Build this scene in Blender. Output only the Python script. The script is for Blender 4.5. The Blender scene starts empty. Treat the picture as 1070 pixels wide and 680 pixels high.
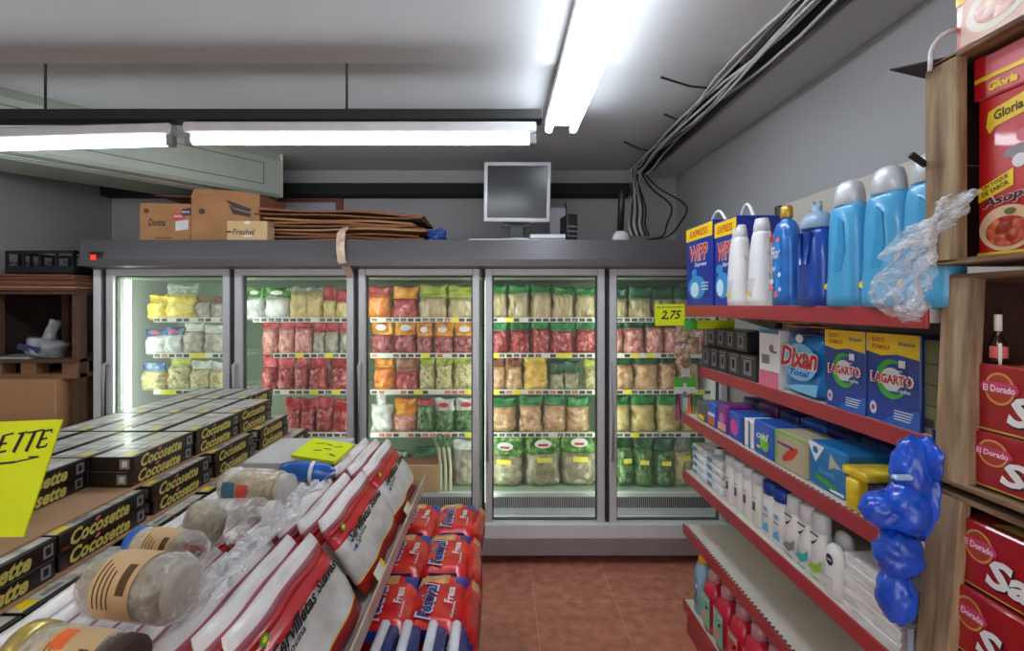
import bpy, bmesh, math, random
from mathutils import Vector, Matrix
random.seed(7)
scn = bpy.context.scene
COL = scn.collection
EYE = 1.54
F = 500.0      # focal length in pixels of the 1070x680 frame

# ------------------------------------------------------------------ camera
cam = bpy.data.cameras.new('camera')
cam.sensor_width = 36.0
cam.lens = 36.0 * F / 1070.0
cam.shift_x = 15.0 / 1070.0
cam.shift_y = -22.0 / 1070.0
cam.clip_start = 0.02
cob = bpy.data.objects.new('camera', cam)
cob.location = (0, 0, EYE)
cob.rotation_euler = (math.radians(90), 0, 0)
COL.objects.link(cob)
scn.camera = cob

# ------------------------------------------------------------------ world and exposure
w = bpy.data.worlds.new('world')
scn.world = w
w.use_nodes = True
w.node_tree.nodes['Background'].inputs[0].default_value = (1.0, 0.97, 0.93, 1)
w.node_tree.nodes['Background'].inputs[1].default_value = 1.35
scn.view_settings.view_transform = 'Standard'
scn.view_settings.look = 'None'
scn.view_settings.gamma = 1.0
scn.view_settings.use_curve_mapping = False
scn.view_settings.exposure = 0.42
TUBE_POWER = 17.0      # ceiling fluorescent tubes
FREEZER_POWER = 10.0    # light strips inside the freezer
scn.cycles.use_denoising = True
scn.cycles.max_bounces = 7
scn.cycles.transparent_max_bounces = 14

# ------------------------------------------------------------------ materials
def lin(c):
    r = []
    for v in c:
        v = v / 255.0
        r.append(v / 12.92 if v <= 0.04045 else ((v + 0.055) / 1.055) ** 2.4)
    return tuple(r) + (1,)
MATS = {}
def nodes_of(name):
    m = bpy.data.materials.new(name)
    m.use_nodes = True
    nt = m.node_tree
    return m, nt, nt.nodes['Principled BSDF']
def coords(nt, scale, stretch=(1, 1, 1)):
    tc = nt.nodes.new('ShaderNodeTexCoord')
    oi = nt.nodes.new('ShaderNodeObjectInfo')
    ad = nt.nodes.new('ShaderNodeVectorMath'); ad.operation = 'ADD'
    mu = nt.nodes.new('ShaderNodeMath'); mu.operation = 'MULTIPLY'; mu.inputs[1].default_value = 9.0
    nt.links.new(oi.outputs['Random'], mu.inputs[0])
    nt.links.new(tc.outputs['Object'], ad.inputs[0])
    nt.links.new(mu.outputs[0], ad.inputs[1])
    mp = nt.nodes.new('ShaderNodeMapping')
    mp.inputs['Scale'].default_value = (scale * stretch[0], scale * stretch[1], scale * stretch[2])
    nt.links.new(ad.outputs[0], mp.inputs[0])
    return mp.outputs[0]
def M(name, col, rough=0.5, metal=0.0, var=0.08, scale=9.0, bump=0.0, stretch=(1, 1, 1), emit=0.0, spec=0.5, coat=0.0):
    if name in MATS: return MATS[name]
    m, nt, b = nodes_of(name)
    c = lin(col)
    b.inputs['Roughness'].default_value = rough
    b.inputs['Metallic'].default_value = metal
    b.inputs['Specular IOR Level'].default_value = spec
    b.inputs['Coat Weight'].default_value = coat
    v = coords(nt, scale, stretch)
    n = nt.nodes.new('ShaderNodeTexNoise'); n.inputs['Scale'].default_value = 1.0; n.inputs['Detail'].default_value = 5
    nt.links.new(v, n.inputs['Vector'])
    r = nt.nodes.new('ShaderNodeValToRGB')
    r.color_ramp.elements[0].position = 0.3; r.color_ramp.elements[1].position = 0.7
    r.color_ramp.elements[0].color = tuple(max(0, x * (1 - var)) for x in c[:3]) + (1,)
    r.color_ramp.elements[1].color = tuple(min(1, x * (1 + var)) for x in c[:3]) + (1,)
    nt.links.new(n.outputs['Fac'], r.inputs[0])
    nt.links.new(r.outputs[0], b.inputs['Base Color'])
    if bump:
        bp = nt.nodes.new('ShaderNodeBump'); bp.inputs['Strength'].default_value = bump; bp.inputs['Distance'].default_value = 0.01
        nt.links.new(n.outputs['Fac'], bp.inputs['Height']); nt.links.new(bp.outputs[0], b.inputs['Normal'])
    if emit:
        b.inputs['Emission Color'].default_value = c
        b.inputs['Emission Strength'].default_value = emit
    MATS[name] = m
    return m
def MR(name, cols, scale=40, rough=0.35, stretch=(1, 1, 1), bump=0.8, kind='voronoi', coat=0.6):
    """several colours mottled through a thing: food, crumpled print, wood"""
    if name in MATS: return MATS[name]
    m, nt, b = nodes_of(name)
    b.inputs['Roughness'].default_value = rough
    b.inputs['Coat Weight'].default_value = coat
    b.inputs['Coat Roughness'].default_value = 0.2
    v = coords(nt, scale, stretch)
    n = nt.nodes.new('ShaderNodeTexNoise'); n.inputs['Scale'].default_value = 1.0; n.inputs['Detail'].default_value = 4
    nt.links.new(v, n.inputs['Vector'])
    src = n.outputs['Fac']; h = src
    if kind == 'voronoi':
        vo = nt.nodes.new('ShaderNodeTexVoronoi'); vo.inputs['Scale'].default_value = 1.0
        nt.links.new(v, vo.inputs['Vector'])
        mx = nt.nodes.new('ShaderNodeMath'); mx.operation = 'MULTIPLY_ADD'
        mx.inputs[1].default_value = 0.55; nt.links.new(vo.outputs['Color'], mx.inputs[0])
        m2 = nt.nodes.new('ShaderNodeMath'); m2.operation = 'MULTIPLY'; m2.inputs[1].default_value = 0.45
        nt.links.new(n.outputs['Fac'], m2.inputs[0]); nt.links.new(m2.outputs[0], mx.inputs[2])
        src = mx.outputs[0]; h = vo.outputs['Distance']
    r = nt.nodes.new('ShaderNodeValToRGB')
    k = len(cols)
    lo, hi = (0.15, 0.85) if kind == 'voronoi' else (0.32, 0.68)
    for i, c in enumerate(cols):
        pos = lo + (hi - lo) * i / (k - 1)
        if i == 0: e = r.color_ramp.elements[0]; e.position = pos
        elif i == k - 1: e = r.color_ramp.elements[-1]; e.position = pos
        else: e = r.color_ramp.elements.new(pos)
        e.color = lin(c)
    nt.links.new(src, r.inputs[0]); nt.links.new(r.outputs[0], b.inputs['Base Color'])
    bp = nt.nodes.new('ShaderNodeBump'); bp.inputs['Strength'].default_value = bump; bp.inputs['Distance'].default_value = 0.006
    bp.invert = kind == 'voronoi'
    nt.links.new(h, bp.inputs['Height']); nt.links.new(bp.outputs[0], b.inputs['Normal'])
    MATS[name] = m
    return m
def CLEAR(name, col=(255, 255, 255), alpha=0.12, rough=0.08, wrinkle=0.0, scale=25):
    """thin clear sheet: mostly see-through with a glossy surface"""
    if name in MATS: return MATS[name]
    m, nt, b = nodes_of(name)
    b.inputs['Base Color'].default_value = lin(col)
    b.inputs['Roughness'].default_value = rough
    tr = nt.nodes.new('ShaderNodeBsdfTransparent')
    mix = nt.nodes.new('ShaderNodeMixShader')
    out = nt.nodes['Material Output']
    lw = nt.nodes.new('ShaderNodeLayerWeight'); lw.inputs['Blend'].default_value = 0.25
    ma = nt.nodes.new('ShaderNodeMath'); ma.operation = 'MULTIPLY_ADD'
    nt.links.new(lw.outputs['Facing'], ma.inputs[0]); ma.inputs[1].default_value = 0.5; ma.inputs[2].default_value = alpha
    fac = ma.outputs[0]
    if wrinkle:
        v = coords(nt, scale)
        n = nt.nodes.new('ShaderNodeTexNoise'); n.inputs['Scale'].default_value = 1.0; n.inputs['Detail'].default_value = 3
        n.inputs['Distortion'].default_value = 1.5
        nt.links.new(v, n.inputs['Vector'])
        bp = nt.nodes.new('ShaderNodeBump'); bp.inputs['Strength'].default_value = wrinkle; bp.inputs['Distance'].default_value = 0.01
        nt.links.new(n.outputs['Fac'], bp.inputs['Height']); nt.links.new(bp.outputs[0], b.inputs['Normal'])
        r = nt.nodes.new('ShaderNodeValToRGB')
        r.color_ramp.elements[0].position = 0.50; r.color_ramp.elements[1].position = 0.68
        nt.links.new(n.outputs['Fac'], r.inputs[0])
        m3 = nt.nodes.new('ShaderNodeMath'); m3.operation = 'MULTIPLY_ADD'; m3.use_clamp = True
        m3.inputs[1].default_value = 0.45
        nt.links.new(r.outputs[0], m3.inputs[0]); nt.links.new(fac, m3.inputs[2]); fac = m3.outputs[0]
    nt.links.new(fac, mix.inputs[0])
    nt.links.new(tr.outputs[0], mix.inputs[1]); nt.links.new(b.outputs[0], mix.inputs[2])
    nt.links.new(mix.outputs[0], out.inputs[0])
    MATS[name] = m
    return m

# ------------------------------------------------------------------ mesh builder
_TXT = {}
def glyphs(s, shear=0.0, bold=0.0):
    key = (s, shear, bold)
    if key in _TXT: return _TXT[key]
    c = bpy.data.curves.new('lettering', 'FONT')
    c.body = s; c.size = 1.0; c.shear = shear; c.offset = bold
    c.align_x = 'CENTER'; c.align_y = 'CENTER'; c.resolution_u = 2
    o = bpy.data.objects.new('lettering', c)
    COL.objects.link(o)
    dg = bpy.context.evaluated_depsgraph_get()
    me = bpy.data.meshes.new_from_object(o.evaluated_get(dg))
    v = [tuple(x.co) for x in me.vertices]; f = [tuple(p.vertices) for p in me.polygons]
    xs = [a[0] for a in v]; ys = [a[1] for a in v]
    cx, cy = (min(xs) + max(xs)) / 2, (min(ys) + max(ys)) / 2
    v = [(a[0] - cx, a[1] - cy) for a in v]
    W, H = max(xs) - min(xs), max(ys) - min(ys)
    bpy.data.objects.remove(o); bpy.data.curves.remove(c); bpy.data.meshes.remove(me)
    _TXT[key] = (v, f, W, H)
    return _TXT[key]
_BOX = {}
def boxgeo(sx, sy, sz, bev, seg=1):
    key = (round(sx, 5), round(sy, 5), round(sz, 5), round(bev, 5), seg)
    if key in _BOX: return _BOX[key]
    bm = bmesh.new()
    bmesh.ops.create_cube(bm, size=1.0)
    for v in bm.verts: v.co = Vector((v.co.x * sx, v.co.y * sy, v.co.z * sz))
    if bev > 0:
        bmesh.ops.bevel(bm, geom=bm.edges[:], offset=min(bev, sx * .45, sy * .45, sz * .45), segments=seg, affect='EDGES', profile=0.5)
    bm.verts.index_update()
    r = ([tuple(v.co) for v in bm.verts], [tuple(v.index for v in f.verts) for f in bm.faces], [tuple(f.normal) for f in bm.faces])
    bm.free(); _BOX[key] = r
    return r
class MB:
    def __init__(s): s.v = []; s.f = []; s.mi = []; s.sm = []; s.mats = []; s.X = Matrix()
    def idx(s, m):
        if m not in s.mats: s.mats.append(m)
        return s.mats.index(m)
    def add(s, vs, fs, m, smooth=False):
        b = len(s.v)
        s.v += [tuple(s.X @ Vector(v)) for v in vs]
        for i, f in enumerate(fs):
            s.f.append(tuple(b + k for k in f))
            s.mi.append(s.idx(m[i] if isinstance(m, list) else m)); s.sm.append(smooth)
        return s
    def box(s, x0, y0, z0, x1, y1, z1, m, bev=0.0, seg=1, top=None, front=None, side=None):
        v, f, n = boxgeo(abs(x1 - x0), abs(y1 - y0), abs(z1 - z0), bev, seg)
        c = ((x0 + x1) / 2, (y0 + y1) / 2, (z0 + z1) / 2)
        ms = []
        for q in n:
            mm = m
            if top and q[2] > .9: mm = top
            if front and q[1] < -.9: mm = front
            if side and abs(q[0]) > .9: mm = side
            ms.append(mm)
        return s.add([(a[0] + c[0], a[1] + c[1], a[2] + c[2]) for a in v], f, ms, seg > 1)
    def lathe(s, prof, m, n=20, sx=1.0, sy=1.0, c=(0, 0, 0), cap=True, pw=2.0):
        vs = []; fs = []; ms = []
        for r, z in prof:
            for k in range(n):
                a = 2 * math.pi * k / n
                ca, sa = math.cos(a), math.sin(a)
                if pw != 2.0:
                    ca = math.copysign(abs(ca) ** (2 / pw), ca); sa = math.copysign(abs(sa) ** (2 / pw), sa)
                vs.append((c[0] + r * ca * sx, c[1] + r * sa * sy, c[2] + z))
        for i in range(len(prof) - 1):
            for k in range(n):
                k2 = (k + 1) % n
                fs.append((i * n + k, i * n + k2, (i + 1) * n + k2, (i + 1) * n + k))
                ms.append(m[i] if isinstance(m, list) else m)
        if cap:
            fs.append(tuple(reversed(range(n)))); ms.append(ms[0])
            fs.append(tuple((len(prof) - 1) * n + k for k in range(n))); ms.append(ms[-2])
        return s.add(vs, fs, ms, True)
    def hose(s, pts, r, m, n=6):
        P = [Vector(p) for p in pts]; P = [P[0] * 2 - P[1]] + P + [P[-1] * 2 - P[-2]]; out = []
        for i in range(1, len(P) - 2):
            for k in range(5):
                t = k / 5; a, b, c, d = P[i - 1:i + 3]
                out.append(.5 * (2 * b + (c - a) * t + (2 * a - 5 * b + 4 * c - d) * t * t + (3 * b - a - 3 * c + d) * t ** 3))
        out.append(P[-2]); return s.tube(out, r, m, n)
    def tube(s, pts, r, m, n=8):
        pts = [Vector(p) for p in pts]; vs = []; fs = []
        up = Vector((0, 0, 1))
        for i, p in enumerate(pts):
            t = (pts[min(i + 1, len(pts) - 1)] - pts[max(i - 1, 0)]).normalized()
            a = t.cross(up)
            if a.length < 1e-3: a = t.cross(Vector((1, 0, 0)))
            a.normalize(); b = t.cross(a)
            rr = r[i] if isinstance(r, (list, tuple)) else r
            for k in range(n):
                g = 2 * math.pi * k / n
                vs.append(p + a * (rr * math.cos(g)) + b * (rr * math.sin(g)))
        for i in range(len(pts) - 1):
            for k in range(n):
                k2 = (k + 1) % n
                fs.append((i * n + k, i * n + k2, (i + 1) * n + k2, (i + 1) * n + k))
        fs.append(tuple(range(n))); fs.append(tuple(reversed([(len(pts) - 1) * n + k for k in range(n)])))
        return s.add(vs, fs, m, True)
    def prism(s, poly, y0, y1, m, edge=None):
        """polygon given in x,z, from y0 (front) to y1"""
        n = len(poly)
        vs = [(x, y0, z) for x, z in poly] + [(x, y1, z) for x, z in poly]
        fs = [tuple(range(n)), tuple(reversed(range(n, 2 * n)))]
        ms = [m, m]
        for k in range(n):
            k2 = (k + 1) % n
            fs.append((k, k + n, k2 + n, k2)); ms.append(edge or m)
        return s.add(vs, fs, ms)
    # marks printed on a front face lying in the plane y
    def rect(s, x0, z0, x1, z1, y, m): return s.poly([(x0, z0), (x1, z0), (x1, z1), (x0, z1)], y, m)
    def poly(s, pts, y, m): return s.add([(a, y, b) for a, b in pts], [tuple(range(len(pts)))], m)
    def ell(s, cx, cz, rx, rz, y, m, n=20, rot=0.0):
        p = []
        for k in range(n):
            a = 2 * math.pi * k / n
            ex, ez = rx * math.cos(a), rz * math.sin(a)
            p.append((cx + ex * math.cos(rot) - ez * math.sin(rot), cz + ex * math.sin(rot) + ez * math.cos(rot)))
        return s.poly(p, y, m)
    def text(s, t, cx, cz, wd, ht, y, m, shear=0.0, bold=0.02, rot=0.0):
        v, f, W, H = glyphs(t, shear, bold)
        k1, k2 = wd / W, ht / H
        c, q = math.cos(rot), math.sin(rot)
        return s.add([(cx + a * k1 * c - b * k2 * q, y, cz + a * k1 * q + b * k2 * c) for a, b in v], f, m)
    def patch(s, rx, ry, z0, z1, a0, a1, m, n=8, pw=2.0):
        """printed label hugging an upright elliptical body; angle 0 faces the front"""
        vs = []
        for z in (z0, z1):
            for k in range(n + 1):
                a = math.radians(a0 + (a1 - a0) * k / n)
                vs.append((rx * math.sin(a), -ry * math.cos(a), z))
        return s.add(vs, [(k, k + 1, n + 2 + k, n + 1 + k) for k in range(n)], m, True)
    def build(s, name, parent=None, loc=(0, 0, 0), rz=0.0, rot=None):
        me = bpy.data.meshes.new(name)
        me.from_pydata(s.v, [], s.f)
        for m in s.mats: me.materials.append(m)
        me.polygons.foreach_set('material_index', s.mi)
        me.polygons.foreach_set('use_smooth', s.sm)
        me.update()
        o = bpy.data.objects.new(name, me)
        COL.objects.link(o)
        o.location = loc
        o.rotation_euler = rot if rot else (0, 0, rz)
        if parent: o.parent = parent
        return o
def tag(o, label, cat=None, group=None, kind=None):
    o['label'] = label
    if cat: o['category'] = cat
    if group: o['group'] = group
    if kind: o['kind'] = kind
    return o
def empty(name, loc, label, cat, group=None, rz=0.0, rot=None):
    o = bpy.data.objects.new(name, None)
    COL.objects.link(o); o.location = loc; o.rotation_euler = rot if rot else (0, 0, rz)
    o.empty_display_size = 0.05
    return tag(o, label, cat, group)
def struct(o): o['kind'] = 'structure'; return o
KIDS = {}
def dup(o, loc, rz=None, label=None, group=None, scale=None, rot=None):
    c = o.copy(); COL.objects.link(c); c.location = loc
    if rz is not None: c.rotation_euler = (0, 0, rz)
    if rot is not None: c.rotation_euler = rot
    if scale: c.scale = scale
    if label: c['label'] = label
    if group: c['group'] = group
    for ch in [k for k in bpy.data.objects if k.parent is o]:
        d = ch.copy(); COL.objects.link(d); d.parent = c
        for g in [k for k in bpy.data.objects if k.parent is ch]:
            e = g.copy(); COL.objects.link(e); e.parent = d
    return c
class Proto:
    """first call places the thing itself, later calls place copies"""
    def __init__(s, o): s.o = o; s.used = False
    def put(s, loc, rz=0.0, label=None, group=None, scale=(1, 1, 1), rot=None):
        if not s.used:
            s.used = True; o = s.o
            o.location = loc; o.rotation_euler = rot if rot else (0, 0, rz); o.scale = scale
            if label: o['label'] = label
            if group: o['group'] = group
            return o
        return dup(s.o, loc, rz if rot is None else None, label, group, scale, rot)
R = math.radians
AISLE_R = R(-90)     # front of a package on the right shelves faces the aisle (-X)
AISLE_L = R(90)      # front of a package on the left display faces the aisle (+X)
ORD = ['first', 'second', 'third', 'fourth', 'fifth', 'sixth', 'seventh', 'eighth', 'ninth', 'tenth', 'eleventh', 'twelfth']

# common materials
WHITE = M('white_plastic', (232, 232, 232), .35, var=.03)
OFFWHITE = M('cream_enamel', (214, 208, 194), .45, var=.05, scale=5)
BLACK = M('black_plastic', (22, 22, 24), .4)
DARK = M('dark_grey', (48, 48, 52), .5)
INK = M('black_ink', (18, 18, 18), .6)
GREYP = M('grey_plastic', (130, 132, 136), .45)
RED = M('red_enamel', (164, 52, 60), .35, var=.06, scale=6)
CARD = M('brown_cardboard', (168, 120, 78), .85, var=.10, scale=7)
CARD2 = M('pale_cardboard', (198, 166, 120), .85, var=.08, scale=7)
CARDD = M('dark_cardboard', (112, 76, 52), .9, var=.15, scale=9)
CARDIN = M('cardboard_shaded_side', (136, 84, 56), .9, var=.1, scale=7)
WOOD = MR('crate_wood', [(110, 86, 64), (150, 124, 94), (178, 154, 122)], 14, .8, (3, 3, .35), .3, 'noise', 0)
WOODH = MR('crate_wood_lengthwise', [(84, 60, 44), (124, 96, 70), (156, 128, 98)], 14, .8, (3, .35, 3), .3, 'noise', 0)
ALU = M('brushed_aluminium', (196, 196, 200), .38, .1, .05, 12, stretch=(1, 1, .1))
YEL = M('lime_sign_card', (214, 228, 0), .7, var=.03)
GOLD = M('gold_print', (196, 178, 84), .45, .2)
PINK = M('pink_print', (226, 110, 130), .5)
BLUE = M('blue_print', (20, 54, 158), .35, var=.12, coat=.3)
LBLUE = M('sky_blue_plastic', (78, 172, 222), .3, var=.05, coat=.3)
GREEN = M('green_print', (70, 170, 50), .4)
YELP = M('yellow_print', (244, 208, 26), .4)
REDP = M('red_print', (206, 26, 34), .38, coat=.3)
SILVER = M('silver_cap', (214, 218, 222), .35, .2)
CLEARP = CLEAR('clear_plastic_film', (245, 245, 250), .18, .15, .8, 22)

# ================================================================== SETTING
XL, XR, YB, YF, ZC = -3.0, 1.39, 3.72, -2.4, 2.58
WALL = M('painted_wall_grey', (158, 156, 156), .85, var=.04, scale=1.5)
CEIL = M('painted_ceiling', (190, 191, 192), .9, var=.04, scale=1.2)

def tiles():
    m, nt, b = nodes_of('terracotta_tiles')
    b.inputs['Roughness'].default_value = 0.38
    tc = nt.nodes.new('ShaderNodeTexCoord')
    mp = nt.nodes.new('ShaderNodeMapping'); mp.inputs['Location'].default_value = (-0.19 + .42, -2.48 + .42 * 6, 0)
    nt.links.new(tc.outputs['Object'], mp.inputs[0])
    br = nt.nodes.new('ShaderNodeTexBrick')
    br.offset = 0.0; br.inputs['Scale'].default_value = 1.0
    br.inputs['Brick Width'].default_value = 0.42; br.inputs['Row Height'].default_value = 0.42
    br.inputs['Mortar Size'].default_value = 0.003; br.inputs['Mortar Smooth'].default_value = 0.3
    br.inputs['Color1'].default_value = lin((196, 130, 106)); br.inputs['Color2'].default_value = lin((186, 120, 98))
    br.inputs['Mortar'].default_value = lin((200, 156, 132))
    nt.links.new(mp.outputs[0], br.inputs['Vector'])
    n = nt.nodes.new('ShaderNodeTexNoise'); n.inputs['Scale'].default_value = 16; n.inputs['Detail'].default_value = 7
    nt.links.new(tc.outputs['Object'], n.inputs['Vector'])
    r = nt.nodes.new('ShaderNodeValToRGB')
    r.color_ramp.elements[0].position = .33; r.color_ramp.elements[1].position = .7
    r.color_ramp.elements[0].color = (.76, .72, .70, 1); r.color_ramp.elements[1].color = (1.25, 1.2, 1.15, 1)
    nt.links.new(n.outputs['Fac'], r.inputs[0])
    mx = nt.nodes.new('ShaderNodeMix'); mx.data_type = 'RGBA'; mx.blend_type = 'MULTIPLY'; mx.inputs[0].default_value = 1
    nt.links.new(br.outputs['Color'], mx.inputs[6]); nt.links.new(r.outputs[0], mx.inputs[7])
    nt.links.new(mx.outputs[2], b.inputs['Base Color'])
    bp = nt.nodes.new('ShaderNodeBump'); bp.inputs['Strength'].default_value = .25; bp.inputs['Distance'].default_value = .004
    nt.links.new(n.outputs['Fac'], bp.inputs['Height']); nt.links.new(bp.outputs[0], b.inputs['Normal'])
    return m
struct(MB().box(XL - .1, YF, -.1, XR + .1, YB + .1, 0, tiles()).build('floor'))
struct(MB().box(XL - .1, YB, 0, XR + .1, YB + .1, ZC, WALL).build('wall_back'))
struct(MB().box(XL - .1, YF, 0, XL, YB, ZC, WALL).build('wall_left'))
struct(MB().box(XR, YF, 0, XR + .1, YB, ZC, WALL).build('wall_right'))
c = MB()
c.box(XL - .1, 2.0, ZC, XR + .1, YB + .1, ZC + .15, CEIL)
c.box(XL - .1, YF, ZC - .035, XR + .1, 2.0, ZC + .15, CEIL)
struct(c.build('ceiling'))
struct(MB().box(XR - .235, YF, ZC - .055, XR, YB, ZC, CEIL, .004).build('trim_1'))      # shallow boxed beam along the right wall
struct(MB().box(XL, YB - .13, 2.452, 1.0, YB, 2.466, M('pipe_white', (150, 146, 144), .5)).box(XL, YB - .12, 2.36, 1.0, YB, 2.455, M('gap_black', (16, 15, 16), .8), .01).build('trim_2'))
# reddish picture rail / frame on the back wall
fr = MB()
DR = M('red_brown_wood', (116, 58, 42), .6)
fr.box(-1.90, YB - .03, 2.33, -1.20, YB, 2.365, DR); fr.box(-1.25, YB - .03, 2.05, -1.20, YB, 2.33, DR); fr.box(-1.90, YB - .03, 2.05, -1.86, YB, 2.33, DR)
fr.box(-1.86, YB - .012, 2.05, -1.25, YB, 2.33, M('notice_paper', (170, 174, 182), .7))
tag(fr.build('notice_board'), 'red-brown wooden frame on the back wall behind the flattened cardboard', 'board')

# ================================================================== CEILING LAMPS
GLOW = M('fluorescent_glow', (236, 246, 255), .5, var=0, emit=TUBE_POWER)
TRACK = M('black_track', (26, 26, 28), .5)
LAMPW = M('lamp_housing_white', (205, 205, 208), .4)
def tube_lamp(name, loc, rz, length, label, group, n=1, gap=.0, tilt=0.0):
    e = empty(name, loc, label, 'ceiling light', group, rot=(0, tilt, rz))
    h = MB(); h.box(-length / 2, -.03 - gap * .42, 0, length / 2, .03 + gap * .42, .045, LAMPW, .006); h.build('lamp_housing', e)
    for k in range(n):
        off = (k - (n - 1) / 2) * gap
        t = MB(); t.tube([(-length / 2 + .03, off, -.024), (length / 2 - .03, off, -.024)], .019, GLOW, 12); t.build('fluorescent_tube', e)
        for s in (-1, 1):
            q = MB(); q.box(s * (length / 2) - .015 * (1 + s), off - .018, -.045, s * length / 2 + .015 * (1 - s), off + .018, .0, GREYP, .004); q.build('lamp_socket', e)
    return e
tube_lamp('tube_lamp', (-.57, 2.0, 2.25), 0, 1.46, 'lit fluorescent tube slung under the black track, nearest the monitor', 'tubes along the black track')
tube_lamp('tube_lamp', (-2.08, 2.0, 2.225), 0, 1.46, 'lit fluorescent tube under the black track, left of the other one', 'tubes along the black track', tilt=R(-1.6))
tube_lamp('twin_tube_lamp', (.335, 1.80, ZC - .09), R(90), 1.52, 'lit twin fluorescent ceiling lamp running from the freezers towards the viewer', None, 2, .13)
tube_lamp('twin_tube_lamp', (-1.2, -1.1, ZC - .09), R(90), 1.5, 'added twin fluorescent ceiling lamp behind the viewer, unseen, for fill light', None, 2, .13)  # unseen extra lamp, added behind the camera as fill light
t = empty('hanging_track', (-1.3, 2.0, 2.3), 'black metal track hung on thin rods below the ceiling', 'track')
MB().box(-1.69, -.035, 0, 1.485, .035, .045, TRACK, .004).build('track_bar', t)
for x in (-.59, .67):
    MB().tube([(x, 0, .04), (x, 0, ZC - 2.3)], .005, DARK, 6).lathe([(.016, 0), (.016, .008)], DARK, 10, c=(x, 0, ZC - 2.3 - .008)).build('hanger_rod', t)

# ================================================================== CEILING AIR CONDITIONER
ACM = M('aged_white_casing', (158, 164, 150), .5, var=.08, scale=3)
ac = empty('ceiling_air_conditioner', (-1.49, 3.30, 2.277), 'large grey-white air conditioner hung under the ceiling above the cartons', 'air conditioner', rz=math.atan2(.766, .643))
# local x points from near end to far end; body spans x -1.6..0, y 0..0.58
b = MB(); prof = [(0, .02), (.02, 0), (.55, .0), (.57, .04), (.57, ZC - 2.277), (.03, ZC - 2.277), (0, .25)]
n = len(prof); vs = [(-1.6, y, z) for y, z in prof] + [(0, y, z) for y, z in prof]
b.add(vs, [tuple(reversed(range(n))), tuple(range(n, 2 * n))] + [(k, (k + 1) % n, (k + 1) % n + n, k + n) for k in range(n)], ACM); b.build('casing', ac)
g = MB(); LN = M('casing_seam', (92, 98, 90), .6)
for a in ((-1.5, .07, -.12, .074), (-1.5, .21, -.12, .214)): g.box(a[0], -.004, a[1], a[2], .002, a[3], LN)
for a in (-1.5, -.124): g.box(a, -.004, .07, a + .004, .002, .214, LN)
g.build('front_grille', ac)
g = MB(); g.box(-1.5, .06, -.004, -.1, .20, .003, M('louvre_dark', (108, 112, 104), .6))
for k in range(3): g.box(-1.5, .08 + k * .04, -.009, -.1, .095 + k * .04, -.002, ACM)
g.build('air_louvre', ac)
g = MB(); g.box(-.006, .0, .0, .014, .57, ZC - 2.278, M('end_cap', (176, 180, 170), .45), .006); g.build('end_cap', ac)

# ================================================================== FREEZER CABINET
XF0, XF1, DF = -2.42, 1.375, 2.86
HEADM = M('dark_header_metal', (84, 80, 82), .4, .25, .08, 2)
WH = M('freezer_white', (206, 208, 210), .4, var=.03)
INN = M('freezer_lining', (156, 176, 152), .5, var=.05, scale=3)
LED = M('freezer_light', (238, 255, 236), .5, var=0, emit=FREEZER_POWER)
fz = empty('upright_freezer', (0, DF, 0), 'five-door upright display freezer with grey header along the back wall', 'freezer')
Y1 = 3.58 - DF
g = MB()
prof = [(-.10, 1.762), (-.10, 1.80), (-.06, 1.918), (Y1, 1.918), (Y1, 1.75), (0, 1.75)]
n = len(prof)
x0, x1 = XF0 + .005, XF1
vs = [(x0 - (.025 if z > 1.8 else 0), y, z) for y, z in prof] + [(x1, y, z) for y, z in prof]
g.add(vs, [tuple(range(n)), tuple(reversed(range(n, 2 * n)))] + [(k, k + n, (k + 1) % n + n, (k + 1) % n) for k in range(n)], HEADM)
g.build('header', fz)
MB().box(-2.36, -.098, 1.79, -2.28, -.075, 1.845, BLACK, .003).box(-2.345, -.104, 1.80, -2.32, -.09, 1.825, M('red_display', (255, 30, 20), .4, emit=3)).build('thermostat_display', fz)
MB().box(XF0, 0, .05, XF0 + .045, Y1, 1.75, WH, .004).build('side_panel', fz)
MB().box(XF1 - .03, 0, .05, XF1, Y1, 1.75, WH, .004).build('side_panel', fz)
MB().box(XF0 + .045, Y1 - .03, .2, XF1 - .03, Y1, 1.75, INN).build('rear_lining', fz)
MB().box(XF0 + .045, .05, 1.70, XF1 - .03, Y1 - .03, 1.75, INN).build('ceiling_lining', fz)
g = MB(); g.box(XF0, -.03, .10, XF1, Y1, .24, WH, .006); g.box(XF0, -.035, .055, XF1, .0, .16, M('kick_panel', (138, 124, 130), .45), .004)
g.box(XF0 + .03, .12, 0, XF1 - .03, Y1, .10, BLACK); g.build('plinth', fz)
doors = [(111, 240), (245, 369.5), (374.5, 501), (507, 632), (637, 765)]
def wx(px, D): return (px - 520) * D / F
GLASS = CLEAR('door_glass', (225, 240, 232), .02, .03)
GASK = M('door_gasket', (40, 38, 42), .7)
SLOT = M('slot_dark', (34, 34, 36), .7)
TAGW = M('price_tag_white', (216, 214, 204), .5)
TAGR = M('price_tag_red', (196, 92, 80), .5)
TAGY = M('price_tag_yellow', (232, 220, 60), .5)
TAGK = M('price_tag_print', (66, 64, 60), .5)
z0, z1 = .20, 1.755
DX = []
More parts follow.
